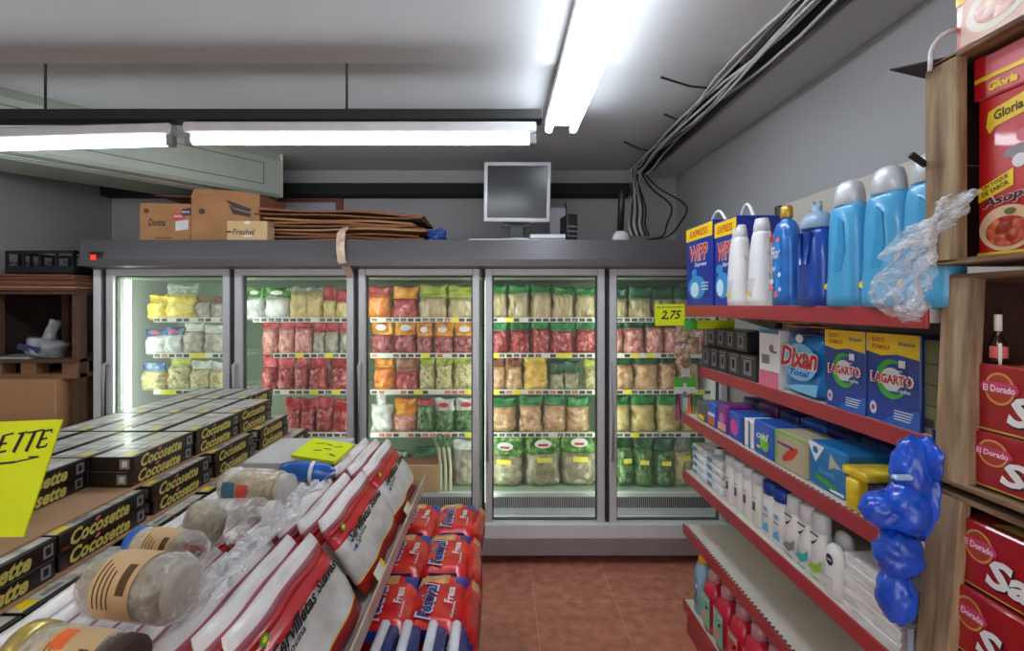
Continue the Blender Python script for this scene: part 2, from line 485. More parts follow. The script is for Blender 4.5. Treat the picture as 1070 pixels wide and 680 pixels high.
for i, (a, bb) in enumerate(doors):
    xa, xb = wx(a, DF), min(wx(bb, DF), XF1 - .002)
    DX.append((xa, xb))
    g = MB(); t_ = .042; yb = .045
    g.box(xa, -.005, z0, xa + t_, yb, z1, ALU, .004); g.box(xb - t_, -.005, z0, xb, yb, z1, ALU, .004)
    g.box(xa + t_, -.005, z1 - t_, xb - t_, yb, z1, ALU, .004); g.box(xa + t_, -.005, z0, xb - t_, yb, z0 + t_, ALU, .004)
    d = g.build('door', fz)
    g = MB(); g.box(xa + t_, .015, z0 + t_, xb - t_, .021, z1 - t_, GLASS); g.build('glass_pane', d)
    g = MB(); q = .008
    g.box(xa + t_, .022, z0 + t_, xa + t_ + q, .045, z1 - t_, GASK); g.box(xb - t_ - q, .022, z0 + t_, xb - t_, .045, z1 - t_, GASK)
    g.box(xa + t_, .022, z1 - t_ - q, xb - t_, .045, z1 - t_, GASK); g.box(xa + t_, .022, z0 + t_, xb - t_, .045, z0 + t_ + q, GASK); g.build('gasket', d)
    g = MB(); hx = xa + .012
    g.tube([(hx, -.004, 1.19), (hx, -.035, 1.18), (hx, -.035, .62), (hx, -.004, .61)], .011, M('handle_grey', (168, 168, 170), .4), 8); g.build('handle', d)
    # upright light strip behind the left door post
    ls = MB(); lx = xa + .062 if i == 0 else xa - .002
    ls.box(lx, .055, .33, lx + (.034 if i == 0 else .02), .075, 1.69, LED, .004)
    ls.build('light_strip', fz)
    # black post between doors
    MB().box(xa - .02, .0, z0, xa - .003, .05, z1, GASK).build('door_post', fz)
levels = [1.440, 1.215, .985, .715]
wire = M('shelf_wire', (222, 224, 220), .4)
for i, (xa, xb) in enumerate(DX):
    for j, z in enumerate(levels):
        sx0 = xa + (.16 if i in (0, 1) and j < 3 else .03); sx1 = xb - .01
        if i == 1 and j == 0: sx0 = xa + .03
        if i == 0: sx0 = xa + .17
        g = MB()
        for k in range(int((sx1 - sx0) / .05) + 1):
            x = sx0 + k * .05
            g.box(x, .17, z - .004, x + .004, Y1 - .04, z, wire)
        g.box(sx0, .17, z - .008, sx1, .178, z - .003, wire); g.box(sx0, .4, z - .008, sx1, .408, z - .004, wire)
        sh = g.build('wire_shelf', fz)
        g = MB(); g.box(sx0, .155, z - .013, sx1, .165, z + .018, TAGW, .002)
        rnd = random.Random(i * 10 + j); x = sx0 + .008
        col = [TAGK, TAGK, TAGR if i == 2 or (i == 3 and j == 2) or (i == 0 and j == 1) else TAGK]
        while x < sx1 - .045:
            if rnd.random() < .10: g.rect(x - .004, z - .0125, x + .045, z + .0175, .1535, TAGY)
            elif rnd.random() < .88: g.rect(x, z - .007, x + .034, z + .011, .1535, rnd.choice(col)); g.rect(x + .006, z - .002, x + .026, z + .001, .153, TAGW) if rnd.random() < .4 else None
            x += .046
        g.build('price_rail', sh)
    g = MB()   # grille and deck at the bottom of each bay
    g.box(xa + .02, .10, .24, xb - .01, .13, .375, WH, .003); g.box(xa + .02, .13, .36, xb - .01, Y1 - .04, .375, INN)
    for k in range(52):
        x = xa + .035 + k * (xb - xa - .07) / 52
        g.box(x, .094, .285, x + .006, .102, .35, SLOT)
    g.build('bottom_grille', fz)

# ================================================================== FROZEN GOODS
def bag_mb(w_, d_, h_, body, header, hf=.26, seed=0, lump=.008, top_w=1.0, pinch=.12):
    """bag full of goods standing upright, with a gathered or printed header above"""
    rnd = random.Random(seed); ph = [rnd.uniform(0, 6) for _ in range(8)]
    nu, nv = 10, 12
    def ring(v):
        prof = min(1, (v / .10) ** .5 if v > 0 else .0) if v < .10 else 1.0
        prof = max(prof, .55)
        hv = 1 - hf
        if v > hv - .12:
            q = min(1, (v - (hv - .12)) / .2); prof = 1 - (1 - pinch) * (q * q * (3 - 2 * q))
        wv = 1.0 - .06 * math.sin(ph[5] + v * 7) if v < hv else top_w * (1 - .05 * math.sin(v * 20 + ph[4]))
        out = []
        for side in (0, 1):
            for k in range(nu):
                u = -1 + 2 * k / nu if side == 0 else 1 - 2 * k / nu
                t = d_ / 2 * max(0, 1 - abs(u) ** 2.6) ** .5 * prof
                t += lump * prof * math.sin(u * 5 + ph[0] + v * 3) * math.sin(v * 13 + ph[1] + u * 2) * (1 - abs(u) ** 4)
                x = u * w_ / 2 * wv + .004 * math.sin(v * 15 + ph[2])
                y = (-t if side == 0 else t) + (.012 * math.sin(u * 3 + ph[3]) * max(0, v - hv) / hf if v > hv else 0)
                z = v * h_ + (.008 * math.sin(u * 4 + ph[6]) if v > .98 else 0)
                out.append((x, y, z))
        return out
    def span(vals, m):
        g = MB(); vs = []
        for v in vals: vs += ring(v)
        n = 2 * nu; fs = []
        for i in range(len(vals) - 1):
            for k in range(n): fs.append((i * n + k, i * n + (k + 1) % n, (i + 1) * n + (k + 1) % n, (i + 1) * n + k))
        fs.append(tuple(reversed(range(n)))); fs.append(tuple((len(vals) - 1) * n + k for k in range(n)))
        g.add(vs, fs, m, True); return g
    hv = 1 - hf
    low = [hv * k / nv for k in range(nv + 1)]
    up = [hv + hf * k / 5 for k in range(6)]
    return span(low, body), span(up, header)
FOOD = {
 'red meat': MR('red_meat', [(84, 12, 22), (150, 30, 40), (186, 70, 70), (232, 196, 184)], 48),  # near-white end also paints white highlights into the meat colour
 'dark meat': MR('dark_meat', [(80, 20, 30), (132, 44, 56), (176, 96, 100), (190, 150, 150)], 42),
 'pink meat': MR('pink_meat', [(150, 60, 62), (196, 110, 104), (222, 164, 150), (232, 204, 190)], 40),
 'pale sticks': MR('pale_sticks', [(104, 96, 56), (180, 160, 112), (206, 184, 146), (236, 226, 196)], 60, stretch=(1, 1, .18)),
 'beige chicken': MR('beige_chicken', [(126, 84, 54), (196, 148, 104), (214, 176, 136), (238, 222, 196)], 34),
 'yellow fries': MR('yellow_fries', [(190, 140, 50), (226, 186, 84), (240, 214, 130)], 60, stretch=(.5, .5, 1)),
 'mixed vegetables': MR('mixed_vegetables', [(96, 110, 44), (170, 164, 96), (214, 202, 160), (206, 120, 60)], 55),
 'dark greens': MR('dark_greens', [(18, 52, 24), (40, 92, 40), (96, 130, 74), (150, 170, 120)], 40),
 'pale roots': MR('pale_roots', [(84, 88, 60), (146, 140, 108), (178, 170, 140), (214, 214, 190)], 26),
 'grey fish': MR('grey_fish', [(110, 104, 96), (164, 156, 142), (206, 200, 186)], 30),
 'yellow noodles': MR('yellow_noodles', [(190, 160, 30), (230, 206, 60), (240, 226, 140)], 50),
 'potatoes': MR('potatoes_beige', [(150, 126, 70), (204, 180, 112), (222, 204, 146)], 22),
 'orange bites': MR('orange_bites', [(190, 70, 20), (226, 130, 40), (240, 186, 80)], 40),
 'white pack': MR('white_crumpled', [(170, 172, 170), (220, 222, 218), (240, 240, 236)], 20, kind='noise'),
 'leafy': MR('leafy_green', [(30, 92, 20), (90, 160, 40), (170, 206, 90), (90, 90, 50)], 32),
}
HEAD = {
 'green': MR('header_green', [(12, 84, 40), (30, 134, 62), (60, 160, 84)], 18, kind='noise'),
 'bright green': MR('header_bright_green', [(24, 84, 20), (70, 150, 36), (176, 200, 130)], 30, kind='noise'),
 'dark green': MR('header_dark_green', [(14, 50, 30), (24, 88, 48), (50, 120, 70)], 18, kind='noise'),
 'red': MR('header_red', [(150, 16, 34), (196, 30, 50), (216, 90, 96)], 24, kind='noise'),
 'orange': MR('header_orange', [(200, 96, 20), (232, 150, 30), (240, 190, 60)], 20, kind='noise'),
 'yellow': MR('header_yellow', [(206, 160, 20), (238, 206, 50), (246, 228, 120)], 22, kind='noise'),
 'lime': MR('header_lime', [(130, 150, 30), (180, 196, 60), (214, 216, 120)], 24, kind='noise'),
 'brown': MR('header_brown', [(110, 60, 40), (150, 92, 60), (186, 140, 96)], 24, kind='noise'),
 'white': MR('header_white', [(170, 174, 168), (216, 220, 214), (238, 240, 236)], 20, kind='noise'),
 'blue': MR('header_blue', [(20, 60, 130), (50, 100, 170), (190, 206, 220)], 18, kind='noise'),
 'clear': CLEAR('header_clear', (230, 240, 230), .22, .15, .6, 20),
}
BP = {}
STK = {'logo': M('logo_white', (240, 240, 236), .5), 'red': M('logo_red', (200, 60, 60), .5), 'yellow': M('logo_yellow', (240, 226, 70), .5)}
def bag(food, head, kind=0, logo=None, hf=.26, sd=1):
    k = (food, head, kind, logo, hf, sd)
    if k in BP: return BP[k]
    W, D_, H = 1.0, 1.0, 1.0
    dims = {0: (.155, .11, .20), 1: (.155, .12, .235), 2: (.22, .17, .32), 3: (.13, .10, .17)}[kind]
    a, h = bag_mb(dims[0], dims[1], dims[2], FOOD[food], HEAD[head], hf, sd)
    if logo:
        z = dims[2] * (1 - hf / 2); h.ell(0, z, dims[0] * .24, dims[2] * hf * .22, -dims[1] * .13 - .012, STK[logo], 14)
        if kind == 2:
            h.rect(-.03, z - .015, .03, z, -dims[1] * .13 - .013, STK['red'])
    if kind == 2: a.rect(-.045, .155, .045, .185, -dims[1] / 2 - .004, STK['yellow'])
    o = a.build('frozen_food_bag'); h.build('bag_header', o)
    tag(o, '', 'frozen food bag')
    BP[k] = (Proto(o), dims)
    return BP[k]
SH = ['top', 'second', 'third', 'fourth', 'bottom']
BAY = ['first', 'second', 'third', 'fourth', 'fifth']
shelf_z = levels + [.375]
items = []   # bay, shelf, x left px, x right px, food, header, kind, logo, height m, words
def row(bay, sh, spans, food, head, kind=0, logo=None, hgt=.195, words=None, hf=.26):
    for s in spans: items.append((bay, sh, s[0], s[1], food, head, kind, logo, hgt, words, hf))
row(0, 0, [(152, 173)], 'yellow noodles', 'yellow', 0, None, .16, 'small yellow pouch of snacks')
row(0, 0, [(172, 203)], 'yellow noodles', 'clear', 1, None, .235, 'tall clear bag with yellow noodles inside')
row(0, 0, [(204, 219), (219, 235)], 'grey fish', 'brown', 0, None, .16, 'greyish brown pack of fish')
row(0, 1, [(150, 170), (170, 189)], 'white pack', 'blue', 0, 'red', .17, 'white pack with blue header')
row(0, 1, [(189, 211), (212, 235)], 'grey fish', 'white', 0, None, .20, 'pale frosted fish bag')
row(0, 2, [(145, 172)], 'mixed vegetables', 'blue', 0, None, .18, 'yellow-green vegetable bag with blue top')
row(0, 2, [(172, 196)], 'mixed vegetables', 'lime', 1, None, .215, 'tall bag of green beans and noodles')
row(0, 2, [(196, 218), (218, 236)], 'mixed vegetables', 'white', 0, None, .19, 'mixed vegetable bag with white header')
row(0, 3, [(154, 178)], 'white pack', 'blue', 0, None, .15, 'pack with crinkled blue top')
row(1, 0, [(255, 273), (274, 300)], 'white pack', 'bright green', 0, 'logo', .20, 'white and green printed bag', .3)
row(1, 0, [(301, 322), (318, 337)], 'potatoes', 'clear', 0, None, .19, 'see-through bag of round potatoes', .12)
row(1, 0, [(337, 350), (350, 366)], 'potatoes', 'red', 0, None, .19, 'beige bag with red printed top', .4)
row(1, 1, [(272, 288), (289, 306), (306, 324)], 'pink meat', 'red', 0, None, .20, 'pack of pink meat', .2)
row(1, 1, [(325, 338), (339, 352), (353, 367)], 'grey fish', 'red', 0, None, .20, 'grey fish pack under a red header', .32)
row(1, 2, [(272, 288), (289, 306), (307, 321), (322, 341), (342, 366)], 'red meat', 'red', 0, None, .205, 'red meat pack with red header', .3)
row(1, 3, [(296, 312), (312, 328), (329, 346), (347, 367)], 'red meat', 'red', 0, None, .215, 'dark red meat pack with red header', .3)
row(2, 0, [(383, 407)], 'orange bites', 'red', 0, None, .20, 'orange bag with red header')
row(2, 0, [(409, 436)], 'red meat', 'orange', 0, None, .215, 'red meat bag with orange header', .35)
row(2, 0, [(437, 466), (467, 497)], 'pale sticks', 'lime', 0, None, .215, 'pale green stick bag with lime header', .34)
row(2, 1, [(386, 410), (411, 434), (435, 451), (452, 473), (474, 498)], 'dark meat', 'orange', 0, 'logo', .21, 'dark meat pack under an orange logo header', .42)
row(2, 2, [(390, 411)], 'orange bites', 'orange', 0, None, .20, 'orange snack bag')
row(2, 2, [(412, 436)], 'red meat', 'brown', 0, None, .205, 'red meat bag with brown header', .4)
row(2, 2, [(437, 454), (455, 473), (474, 497)], 'mixed vegetables', 'lime', 0, None, .205, 'mixed vegetable bag', .2)
row(2, 3, [(411, 434)], 'pink meat', 'orange', 0, None, .225, 'pink meat bag under an orange header', .5)
row(2, 3, [(435, 452)], 'dark greens', 'red', 0, None, .215, 'dark green bag with red edge', .15)
row(2, 3, [(453, 474), (475, 498)], 'dark greens', 'white', 0, 'red', .225, 'green vegetable bag with white logo header', .35)
row(2, 4, [(400, 428)], 'red meat', 'dark green', 1, None, .22, 'red and green vegetable bag')
row(2, 4, [(430, 458)], 'pale roots', 'dark green', 1, None, .235, 'root vegetable bag with leaves')
row(2, 4, [(473, 499)], 'grey fish', 'white', 1, None, .30, 'frosty white bag', .2)
row(3, 0, [(511, 530), (531, 553), (555, 577), (578, 600), (602, 623)], 'pale sticks', 'green', 0, None, .215, 'pale asparagus bag with green header', .2)
row(3, 1, [(511, 531), (533, 554), (556, 575), (576, 600), (602, 624)], 'red meat', 'green', 0, None, .215, 'red meat bag with green header', .26)
row(3, 2, [(511, 528), (528, 546)], 'beige chicken', 'brown', 0, None, .215, 'beige chicken bag')
row(3, 2, [(548, 573)], 'yellow fries', 'yellow', 0, None, .195, 'bag of yellow fries', .15)
row(3, 2, [(575, 590), (590, 606)], 'pale roots', 'dark green', 0, None, .17, 'pale bag with dark green top', .4)
row(3, 2, [(611, 625)], 'mixed vegetables', 'lime', 0, None, .19, 'mixed vegetable bag')
row(3, 3, [(512, 539), (543, 566), (568, 591), (593, 617)], 'beige chicken', 'green', 1, None, .225, 'beige chicken bag with green header', .25)
row(3, 4, [(511, 546), (549, 586), (588, 624)], 'pale roots', 'bright green', 2, 'logo', .335, 'large bag of roots with leafy green top', .4)
row(4, 0, [(641, 657), (658, 682), (683, 704), (706, 728), (730, 750)], 'pale sticks', 'dark green', 0, None, .20, 'pale bag with dark green header', .35)
row(4, 1, [(641, 652), (653, 674), (676, 694), (695, 716), (718, 738)], 'pink meat', 'dark green', 0, None, .205, 'pink meat bag with dark green header', .2)
row(4, 2, [(641, 663), (665, 689), (691, 708), (710, 732)], 'beige chicken', 'dark green', 0, None, .21, 'pale meat bag with green header', .2)
row(4, 3, [(641, 659), (661, 686), (688, 712), (714, 738)], 'potatoes', 'green', 1, None, .235, 'yellowish bag with green header', .25)
row(4, 4, [(641, 662), (663, 684), (684, 706), (722, 745)], 'dark greens', 'dark green', 2, None, .32, 'bag of dark leafy greens', .25)
row(4, 4, [(702, 724)], 'mixed vegetables', 'clear', 2, None, .35, 'clear bag of yellow vegetables', .4)
cnt = {}; seen = {}
items.sort(key=lambda t: (t[0], t[1], t[2]))
DI = DF + .255
for it in items:
    by, sh, xa, xb, food, hd, kd, lg, hg, words, hf = it
    k = cnt.get((by, sh), 0); cnt[(by, sh)] = k + 1
    pr, dims = bag(food, hd, kd, lg, hf, 1 + (k % 2))
    Dd = DI - (.0 if kd != 2 else .0)
    wpx = (xb - xa) * (Dd - .02) / F
    if by and sh < 3: hg = min(.219, hg * 1.08)
    z = shelf_z[sh]
    lab = f"{words}, {ORD[k]} on the {SH[sh]} shelf, {BAY[by]} freezer door"
    o = pr.put((wx((xa + xb) / 2, Dd - .04), Dd + random.uniform(-.008, .012), z), R(random.uniform(-12, 12)), lab,
               f"bags on the {SH[sh]} shelf behind the {BAY[by]} freezer door",
               (wpx / dims[0] * 1.03, 1.0, hg / dims[2] * random.uniform(.93, 1.03)))
# white carrier bag hanging in the third bay, carton and leeks below
a, h = bag_mb(.14, .10, .25, FOOD['white pack'], HEAD['white'], .3, 5, .014, .5, .3)
o = a.build('carrier_bag', loc=(wx(395, 3.0), 3.1, .72)); h.build('bag_handle', o); tag(o, 'crumpled white carrier bag on the fourth shelf behind the third door', 'plastic bag')
g = MB(); g.box(-.12, -.11, 0, .12, .11, .17, CARD2, .002); g.box(-.118, -.10, .166, .118, .10, .173, CARDIN)
tag(g.build('vegetable_carton', loc=(wx(440, 3.05), 3.03 + .04, .375)), 'small open cardboard carton on the freezer deck behind the third door', 'box')
for k, px in enumerate((461, 466, 471)):
    g = MB(); g.tube([(0, 0, 0), (.0, .0, .15), (-.015, .01, .27)], [.010, .009, .013], M('leek_white', (214, 212, 180), .4), 8)
    o = g.build('leek', loc=(wx(px, 3.02), 3.0, .376)); g = MB()
    for s in (-1, 0, 1): g.tube([(-.014, .01, .26), (-.014 + s * .02, .012, .31), (-.02 + s * .045, .02, .35)], [.012, .01, .003], FOOD['dark greens'], 6)
    g.build('leek_leaf', o); tag(o, f'pale leek standing beside the carton behind the third door, {ORD[k]} along', 'leek', 'leeks beside the carton')

# ================================================================== THINGS ON TOP OF THE FREEZER
ZT = 1.918
def carton(w_, d_, h_, m=CARD, bev=.003): return MB().box(-w_ / 2, -d_ / 2, 0, w_ / 2, d_ / 2, h_, m, bev)
def at(px, D): return wx(px, D)
# closed carton with a sticker
g = carton(.30, .30, .25); f_ = -.1508
g.text('Dovina', -.05, .13, .10, .045, f_, INK, .3); g.rect(-.06, .03, .04, .038, f_, CARDD)
g.ell(-.11, .20, .016, .016, f_, CARDD, 12)
for a, bb, cc, dd, m in ((.045, .145, .115, .185, M('label_red', (206, 44, 30), .5)), (.095, .17, .15, .215, M('label_navy', (24, 30, 70), .5)), (.06, .08, .135, .14, M('label_white', (206, 206, 206), .5))):
    g.add([(a, f_ - .001, bb), (cc, f_ - .001, bb + .01), (cc, f_ - .001, dd + .01), (a, f_ - .001, dd)], [(0, 1, 2, 3)], m)
g.text('AXION', .075, .17, .05, .014, f_ - .002, WHITE); g.text('ROCK', .122, .198, .045, .012, f_ - .002, WHITE)
c1 = g.build('cardboard_carton', loc=(at(177, 3.03) , 3.12, ZT), rz=R(6)); tag(c1, 'closed brown carton with red, navy and white stickers on the freezer', 'box')
fl = MB(); fl.box(-.15, -.02, 0, .15, .0, .012, CARD); fl.build('carton_flap', c1, loc=(0, .13, .25))
# large leaning open carton
c2 = empty('open_carton', (at(241, 3.0), 3.12, ZT), 'large open brown carton with raised flap and black print on the freezer', 'box', rz=R(-4))
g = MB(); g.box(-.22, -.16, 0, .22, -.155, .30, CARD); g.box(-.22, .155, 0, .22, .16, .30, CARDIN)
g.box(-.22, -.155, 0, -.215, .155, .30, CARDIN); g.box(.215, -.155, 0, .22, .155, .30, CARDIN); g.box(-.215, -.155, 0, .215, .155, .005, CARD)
g.ell(-.15, .20, .022, .018, -.1608, M('carton_print', (66, 54, 60), .7), 14)
CP = MATS['carton_print']
for s in (0, 1): g.poly([(-.0 + s * .02, .27 - s * .03), (.05, .22 - s * .04), (.16, .19 - s * .03), (.17, .21 - s * .03), (.06, .25 - s * .04)], -.161, CP)
g.rect(.10, .05, .20, .13, -.1608, CARDD); g.text('PAN', .15, .09, .07, .04, -.1615, CP)
g.build('carton_body', c2)
g = MB(); g.prism([(-.22, 0), (.22, 0), (.10, .02), (-.19, .042)], -.002, .002, CARD)
g.build('front_flap', c2, loc=(0, -.16, .30), rot=(R(14), 0, 0))
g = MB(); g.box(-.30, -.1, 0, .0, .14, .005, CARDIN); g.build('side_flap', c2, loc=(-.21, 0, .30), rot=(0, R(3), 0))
# pale small carton
g = carton(.235, .10, .115, CARD2); g.text('Freshel', -.02, .05, .13, .035, -.0508, CP, .2); g.rect(-.02, .02, .03, .035, -.0502, M('label_white', (206, 206, 206)))
g.rect(-.12, .045, -.09, .055, -.0508, INK); g.ell(.0, .105, .02, .01, -.0508, TAGW, 10)
tag(g.build('small_carton', loc=(at(262, 2.87), 2.875, ZT), rz=R(2)), 'small pale carton with faint print in front of the open carton', 'box')
# flattened cardboard pile
rnd = random.Random(3)
for k in range(9):
    L = rnd.uniform(.92, 1.06); W_ = rnd.uniform(.38, .46); th = rnd.uniform(.009, .014)
    g = MB(); nn = 12; vs = []
    amp = rnd.uniform(.004, .012); ph = rnd.uniform(0, 6)
    for i in range(nn + 1):
        x = -L / 2 + L * i / nn; z = amp * math.sin(i * .7 + ph) * .5
        for y, zz in ((-W_ / 2, 0), (W_ / 2, 0), (W_ / 2, th), (-W_ / 2, th)): vs.append((x, y + .01 * math.sin(i + ph), z + zz))
    fs = [tuple(i * 4 + j for j in (0, 1, 5, 4)) for i in range(0)]
    for i in range(nn):
        for j in range(4): fs.append((i * 4 + j, i * 4 + (j + 1) % 4, i * 4 + 4 + (j + 1) % 4, i * 4 + 4 + j))
    fs += [(3, 2, 1, 0), tuple(nn * 4 + j for j in range(4))]
    g.add(vs, fs, [CARD, CARDD, CARDIN][k % 3])
    o = g.build('flattened_carton', loc=(at(366, 3.1) + rnd.uniform(-.04, .04) - k * .006, 3.14 + rnd.uniform(-.02, .02), ZT + .008 + k * .0215), rot=(R(rnd.uniform(-1, 1)), R(2.2 if k > 5 else .6 + rnd.uniform(-.5, .6)), R(rnd.uniform(-3, 3))))
    tag(o, f'flattened brown carton, {ORD[k]} from the bottom of the pile on the freezer', 'cardboard', 'flattened cartons on the freezer')
a, h = bag_mb(.12, .08, .09, M('blue_bag_film', (24, 60, 130), .3, bump=.5, scale=40), M('blue_bag_film', (24, 60, 130)), .3, 3, .01)
o = a.build('blue_plastic_bag', loc=(at(456, 2.98), 2.99, ZT)); h.build('bag_top', o); tag(o, 'crumpled dark blue plastic bag at the end of the flattened cartons', 'plastic bag')
# strip of packing tape hanging over the header
g = MB(); TP = M('packing_tape', (206, 178, 156), .35, var=.2, scale=30, bump=.3)
pts = [(-.035, 2.95, 2.02), (-.02, 2.80, 1.96), (-.012, 2.762, 1.87), (.0, 2.748, 1.79), (.018, 2.80, 1.745), (.022, 2.848, 1.70)]
vs = []; x0 = at(360, 2.8)
for i, p in enumerate(pts):
    hw = .026 - .001 * i
    for s in (-1, 1): vs.append((x0 + p[0] + s * hw, p[1] - .003, p[2] + .004 * s))
for i, p in enumerate(pts):
    hw = .026 - .001 * i
    for s in (-1, 1): vs.append((x0 + p[0] + s * hw, p[1], p[2] + .004 * s))
fs = []; n = len(pts) * 2
for i in range(len(pts) - 1): fs += [(2 * i, 2 * i + 1, 2 * i + 3, 2 * i + 2), (n + 2 * i, n + 2 * i + 2, n + 2 * i + 3, n + 2 * i + 1)]
g.add(vs, fs, TP, True); tag(g.build('packing_tape_strip'), 'strip of beige packing tape hanging over the freezer header', 'tape')
# monitor and its neighbours
MS = M('monitor_silver', (206, 208, 212), .35, .2)
SCR = M('dark_screen', (34, 36, 42), .22, var=.05)
mo = empty('computer_monitor', (at(540, 3.05), 3.12, ZT + .03), 'square silver computer monitor with dark screen on the freezer', 'monitor', rz=R(-3))
g = MB(); g.box(-.214, -.03, .125, .214, .02, .505, MS, .008, 2); g.box(-.15, .02, .17, .15, .06, .46, M('monitor_back', (150, 152, 156), .5), .02); g.build('monitor_housing', mo, rot=(R(5), R(1), 0))
g = MB(); g.box(-.190, -.034, .152, .190, -.029, .480, SCR, .002); g.build('screen', mo, rot=(R(5), R(1), 0))
g = MB(); g.box(-.05, .0, .015, .05, .035, .20, BLACK, .005); g.prism([(-.1, .10), (.1, .10), (.06, .16), (-.06, .16)], .0, .03, BLACK); g.build('stand_neck', mo)
g = MB(); g.lathe([(.13, 0), (.135, .006), (.12, .016), (.04, .022)], MS, 24, 1.0, .65); g.build('stand_foot', mo)
BOARD = M('pale_board', (190, 170, 150), .7)
tag(MB().box(-.62, -.12, 0, .62, .12, .012, BOARD, .002).build('pale_board', loc=(at(610, 3.05), 3.10, ZT)), 'thin pale board lying on the freezer below the monitor', 'board')
tag(MB().box(-.12, -.08, 0, .12, .08, .014, MS, .004).build('flat_router', loc=(at(530, 3.0) - .12, 3.02, ZT + .012)), 'flat silver plastic slab under the front of the monitor', 'device')
dv = MB(); dv.box(-.11, -.09, 0, .11, .09, .042, MS, .004).box(-.108, -.0935, .012, .108, -.088, .017, DARK)
tag(dv.build('disc_player', loc=(at(568, 3.0) + .02, 3.03, ZT + .012)), 'flat silver disc player right of the monitor stand', 'player')
g = MB(); g.box(-.035, -.07, 0, .035, .07, .17, BLACK, .008); 
for z in (.03, .06, .09): g.box(-.03, -.074, z, .03, -.068, z + .006, GREYP)
o = g.build('black_router', loc=(at(594, 3.0) + .005, 3.03, ZT + .012), rz=R(12)); g = MB(); g.tube([(0, .03, .16), (-.01, .03, .26)], .005, BLACK, 6); g.build('antenna', o)
tag(o, 'upright black router with a short antenna on the freezer', 'router')
tag(MB().box(-.055, 0, 0, .055, .012, .30, M('white_panel', (176, 178, 184), .6), .002).build('upright_sheet', loc=(at(584, 3.3), 3.36, ZT)), 'pale upright panel leaning behind the monitor and router', 'panel')
g = MB(); g.lathe([(.0, 0), (.05, .0), (.045, .05), (.025, .075), (.0, .08)], M('plug_white', (206, 206, 208), .4), 14, 1.1, .8)
o = g.build('power_adaptor', loc=(at(650, 3.0), 3.04, ZT + .012)); g = MB(); g.tube([(0, -.0, .07), (.01, .02, .22), (.02, .04, .34)], .022, BLACK, 8); g.build('plug_sleeve', o)
tag(o, 'white power adaptor below the hanging cables on the freezer', 'adaptor')
# cable bundle along the ceiling and down the wall
cb = empty('cable_bundle', (1.02, 3.45, ZC), 'thick tangle of black and grey cables along the ceiling down to the freezer', 'cables')
rnd = random.Random(11)
CG = M('cable_grey', (168, 168, 166), .5); CD = M('cable_black', (18, 18, 20), .5)
g = MB(); g.tube([(.07, .1, -.02), (.07, -1.2, -.02), (.075, -2.6, -.055)], [.05, .045, .04], CD, 10)
g.box(.085, -3.2, -.03, .135, .15, .0, M('conduit_dark', (54, 48, 48), .6)); g.build('cable_trunk', cb)
for k in range(11):
    pts = []; ph = rnd.uniform(0, 6)
    off = rnd.uniform(-.05, .04)
    for i in range(16):
        y = .05 - 3.0 * i / 15
        pts.append((off + .018 * math.sin(i * .9 + ph) + (.03 if i > 10 else 0), y, -.035 - .02 * (k % 3) + .016 * math.sin(i * .7 + ph * 2) - (.03 if i < 2 else 0)))
    MB().tube(pts, .0065 if k % 3 else .009, CG if k % 3 else CD, 6).build('cable', cb)
for k in range(7):
    a = rnd.uniform(-.05, .05)
    x2 = -.16 + k * .018
    pts = [(a, .0, -.06), (a - .02, -.05, -.16), (x2 + .03, -.22, -.38), (x2 - .01, -.34, -.52), (x2, -.38, -.60)]
    MB().hose(pts, .006, CG if k in (0, 2, 4) else CD).build('cable', cb)
for k, (a, bb) in enumerate(((.10, .02), (.20, .04))):
    MB().hose([(.0, -.0, -.05), (a * .5, -.1, -.22), (a + .04, -.25, -.38), (a * .6 + bb, -.34, -.52), (a * .4, -.37, -.60), (a * .4 - .1, -.38, -.625)], .006, CD, 6).build('cable', cb)
for (x, y, x2, y2) in ((-.0, -.35, -.22, -.42), (.0, -1.25, -.28, -1.28), (-.01, -.9, -.12, -.86)):
    MB().tube([(x, y, -.05), ((x + x2) / 2, (y + y2) / 2, -.045), (x2, y2, -.01)], .005, CD, 6).build('cable', cb)

# ================================================================== LEFT BACK CORNER
DW = M('dark_pallet_wood', (86, 62, 44), .85, var=.25, scale=9)
pr_ = empty('pallet_rack', (-2.78, 3.02, 0), 'dark wooden pallet shelves standing in the left corner beside the freezer', 'rack')
for x in (-.2, .29): MB().box(x, -.22, 0, x + .045, -.17, 1.60, DW).build('post', pr_)
for x in (-.2, .29): MB().box(x, .25, 0, x + .045, .30, 1.60, DW).build('post', pr_)
for z in (1.20, 1.60): MB().box(-.21, -.24, z, .335, .32, z + .02, DW).build('shelf_board', pr_)
MB().box(-.21, -.24, 1.11, .335, .32, 1.135, M('pallet_board', (128, 92, 62), .85, var=.15)).build('shelf_board', pr_)
for x in (-.2, -.0, .24): MB().box(x, -.23, 1.135, x + .09, -.15, 1.20, MATS['pallet_board']).build('pallet_block', pr_)
MB().box(-.21, .30, .3, .335, .315, 1.62, M('rack_backing', (58, 42, 36), .9, var=.3, scale=6)).build('back_board', pr_); MB().box(-.214, -.16, 1.22, -.206, .30, 1.60, MATS['rack_backing']).build('side_board', pr_)
g = MB(); g.box(-.24, -.2, 0, .24, .2, .36, M('plain_carton', (176, 130, 92), .85, var=.06, scale=4), .004)
g.text('i', -.12, .15, .012, .05, -.2008, CARDD); g.rect(-.10, .12, -.07, .124, -.2008, CARDD)
tag(g.build('large_carton', loc=(-2.77, 2.94, .75)), 'large plain brown carton under the pallet board in the left corner', 'box')
tag(MB().box(-.27, -.24, 0, .27, .24, .75, M('corner_plinth', (96, 98, 102), .7)).build('corner_plinth', loc=(-2.73, 2.94 + .03, 0)), 'grey block carrying the large plain carton in the left corner', 'plinth')
rnd = random.Random(5)
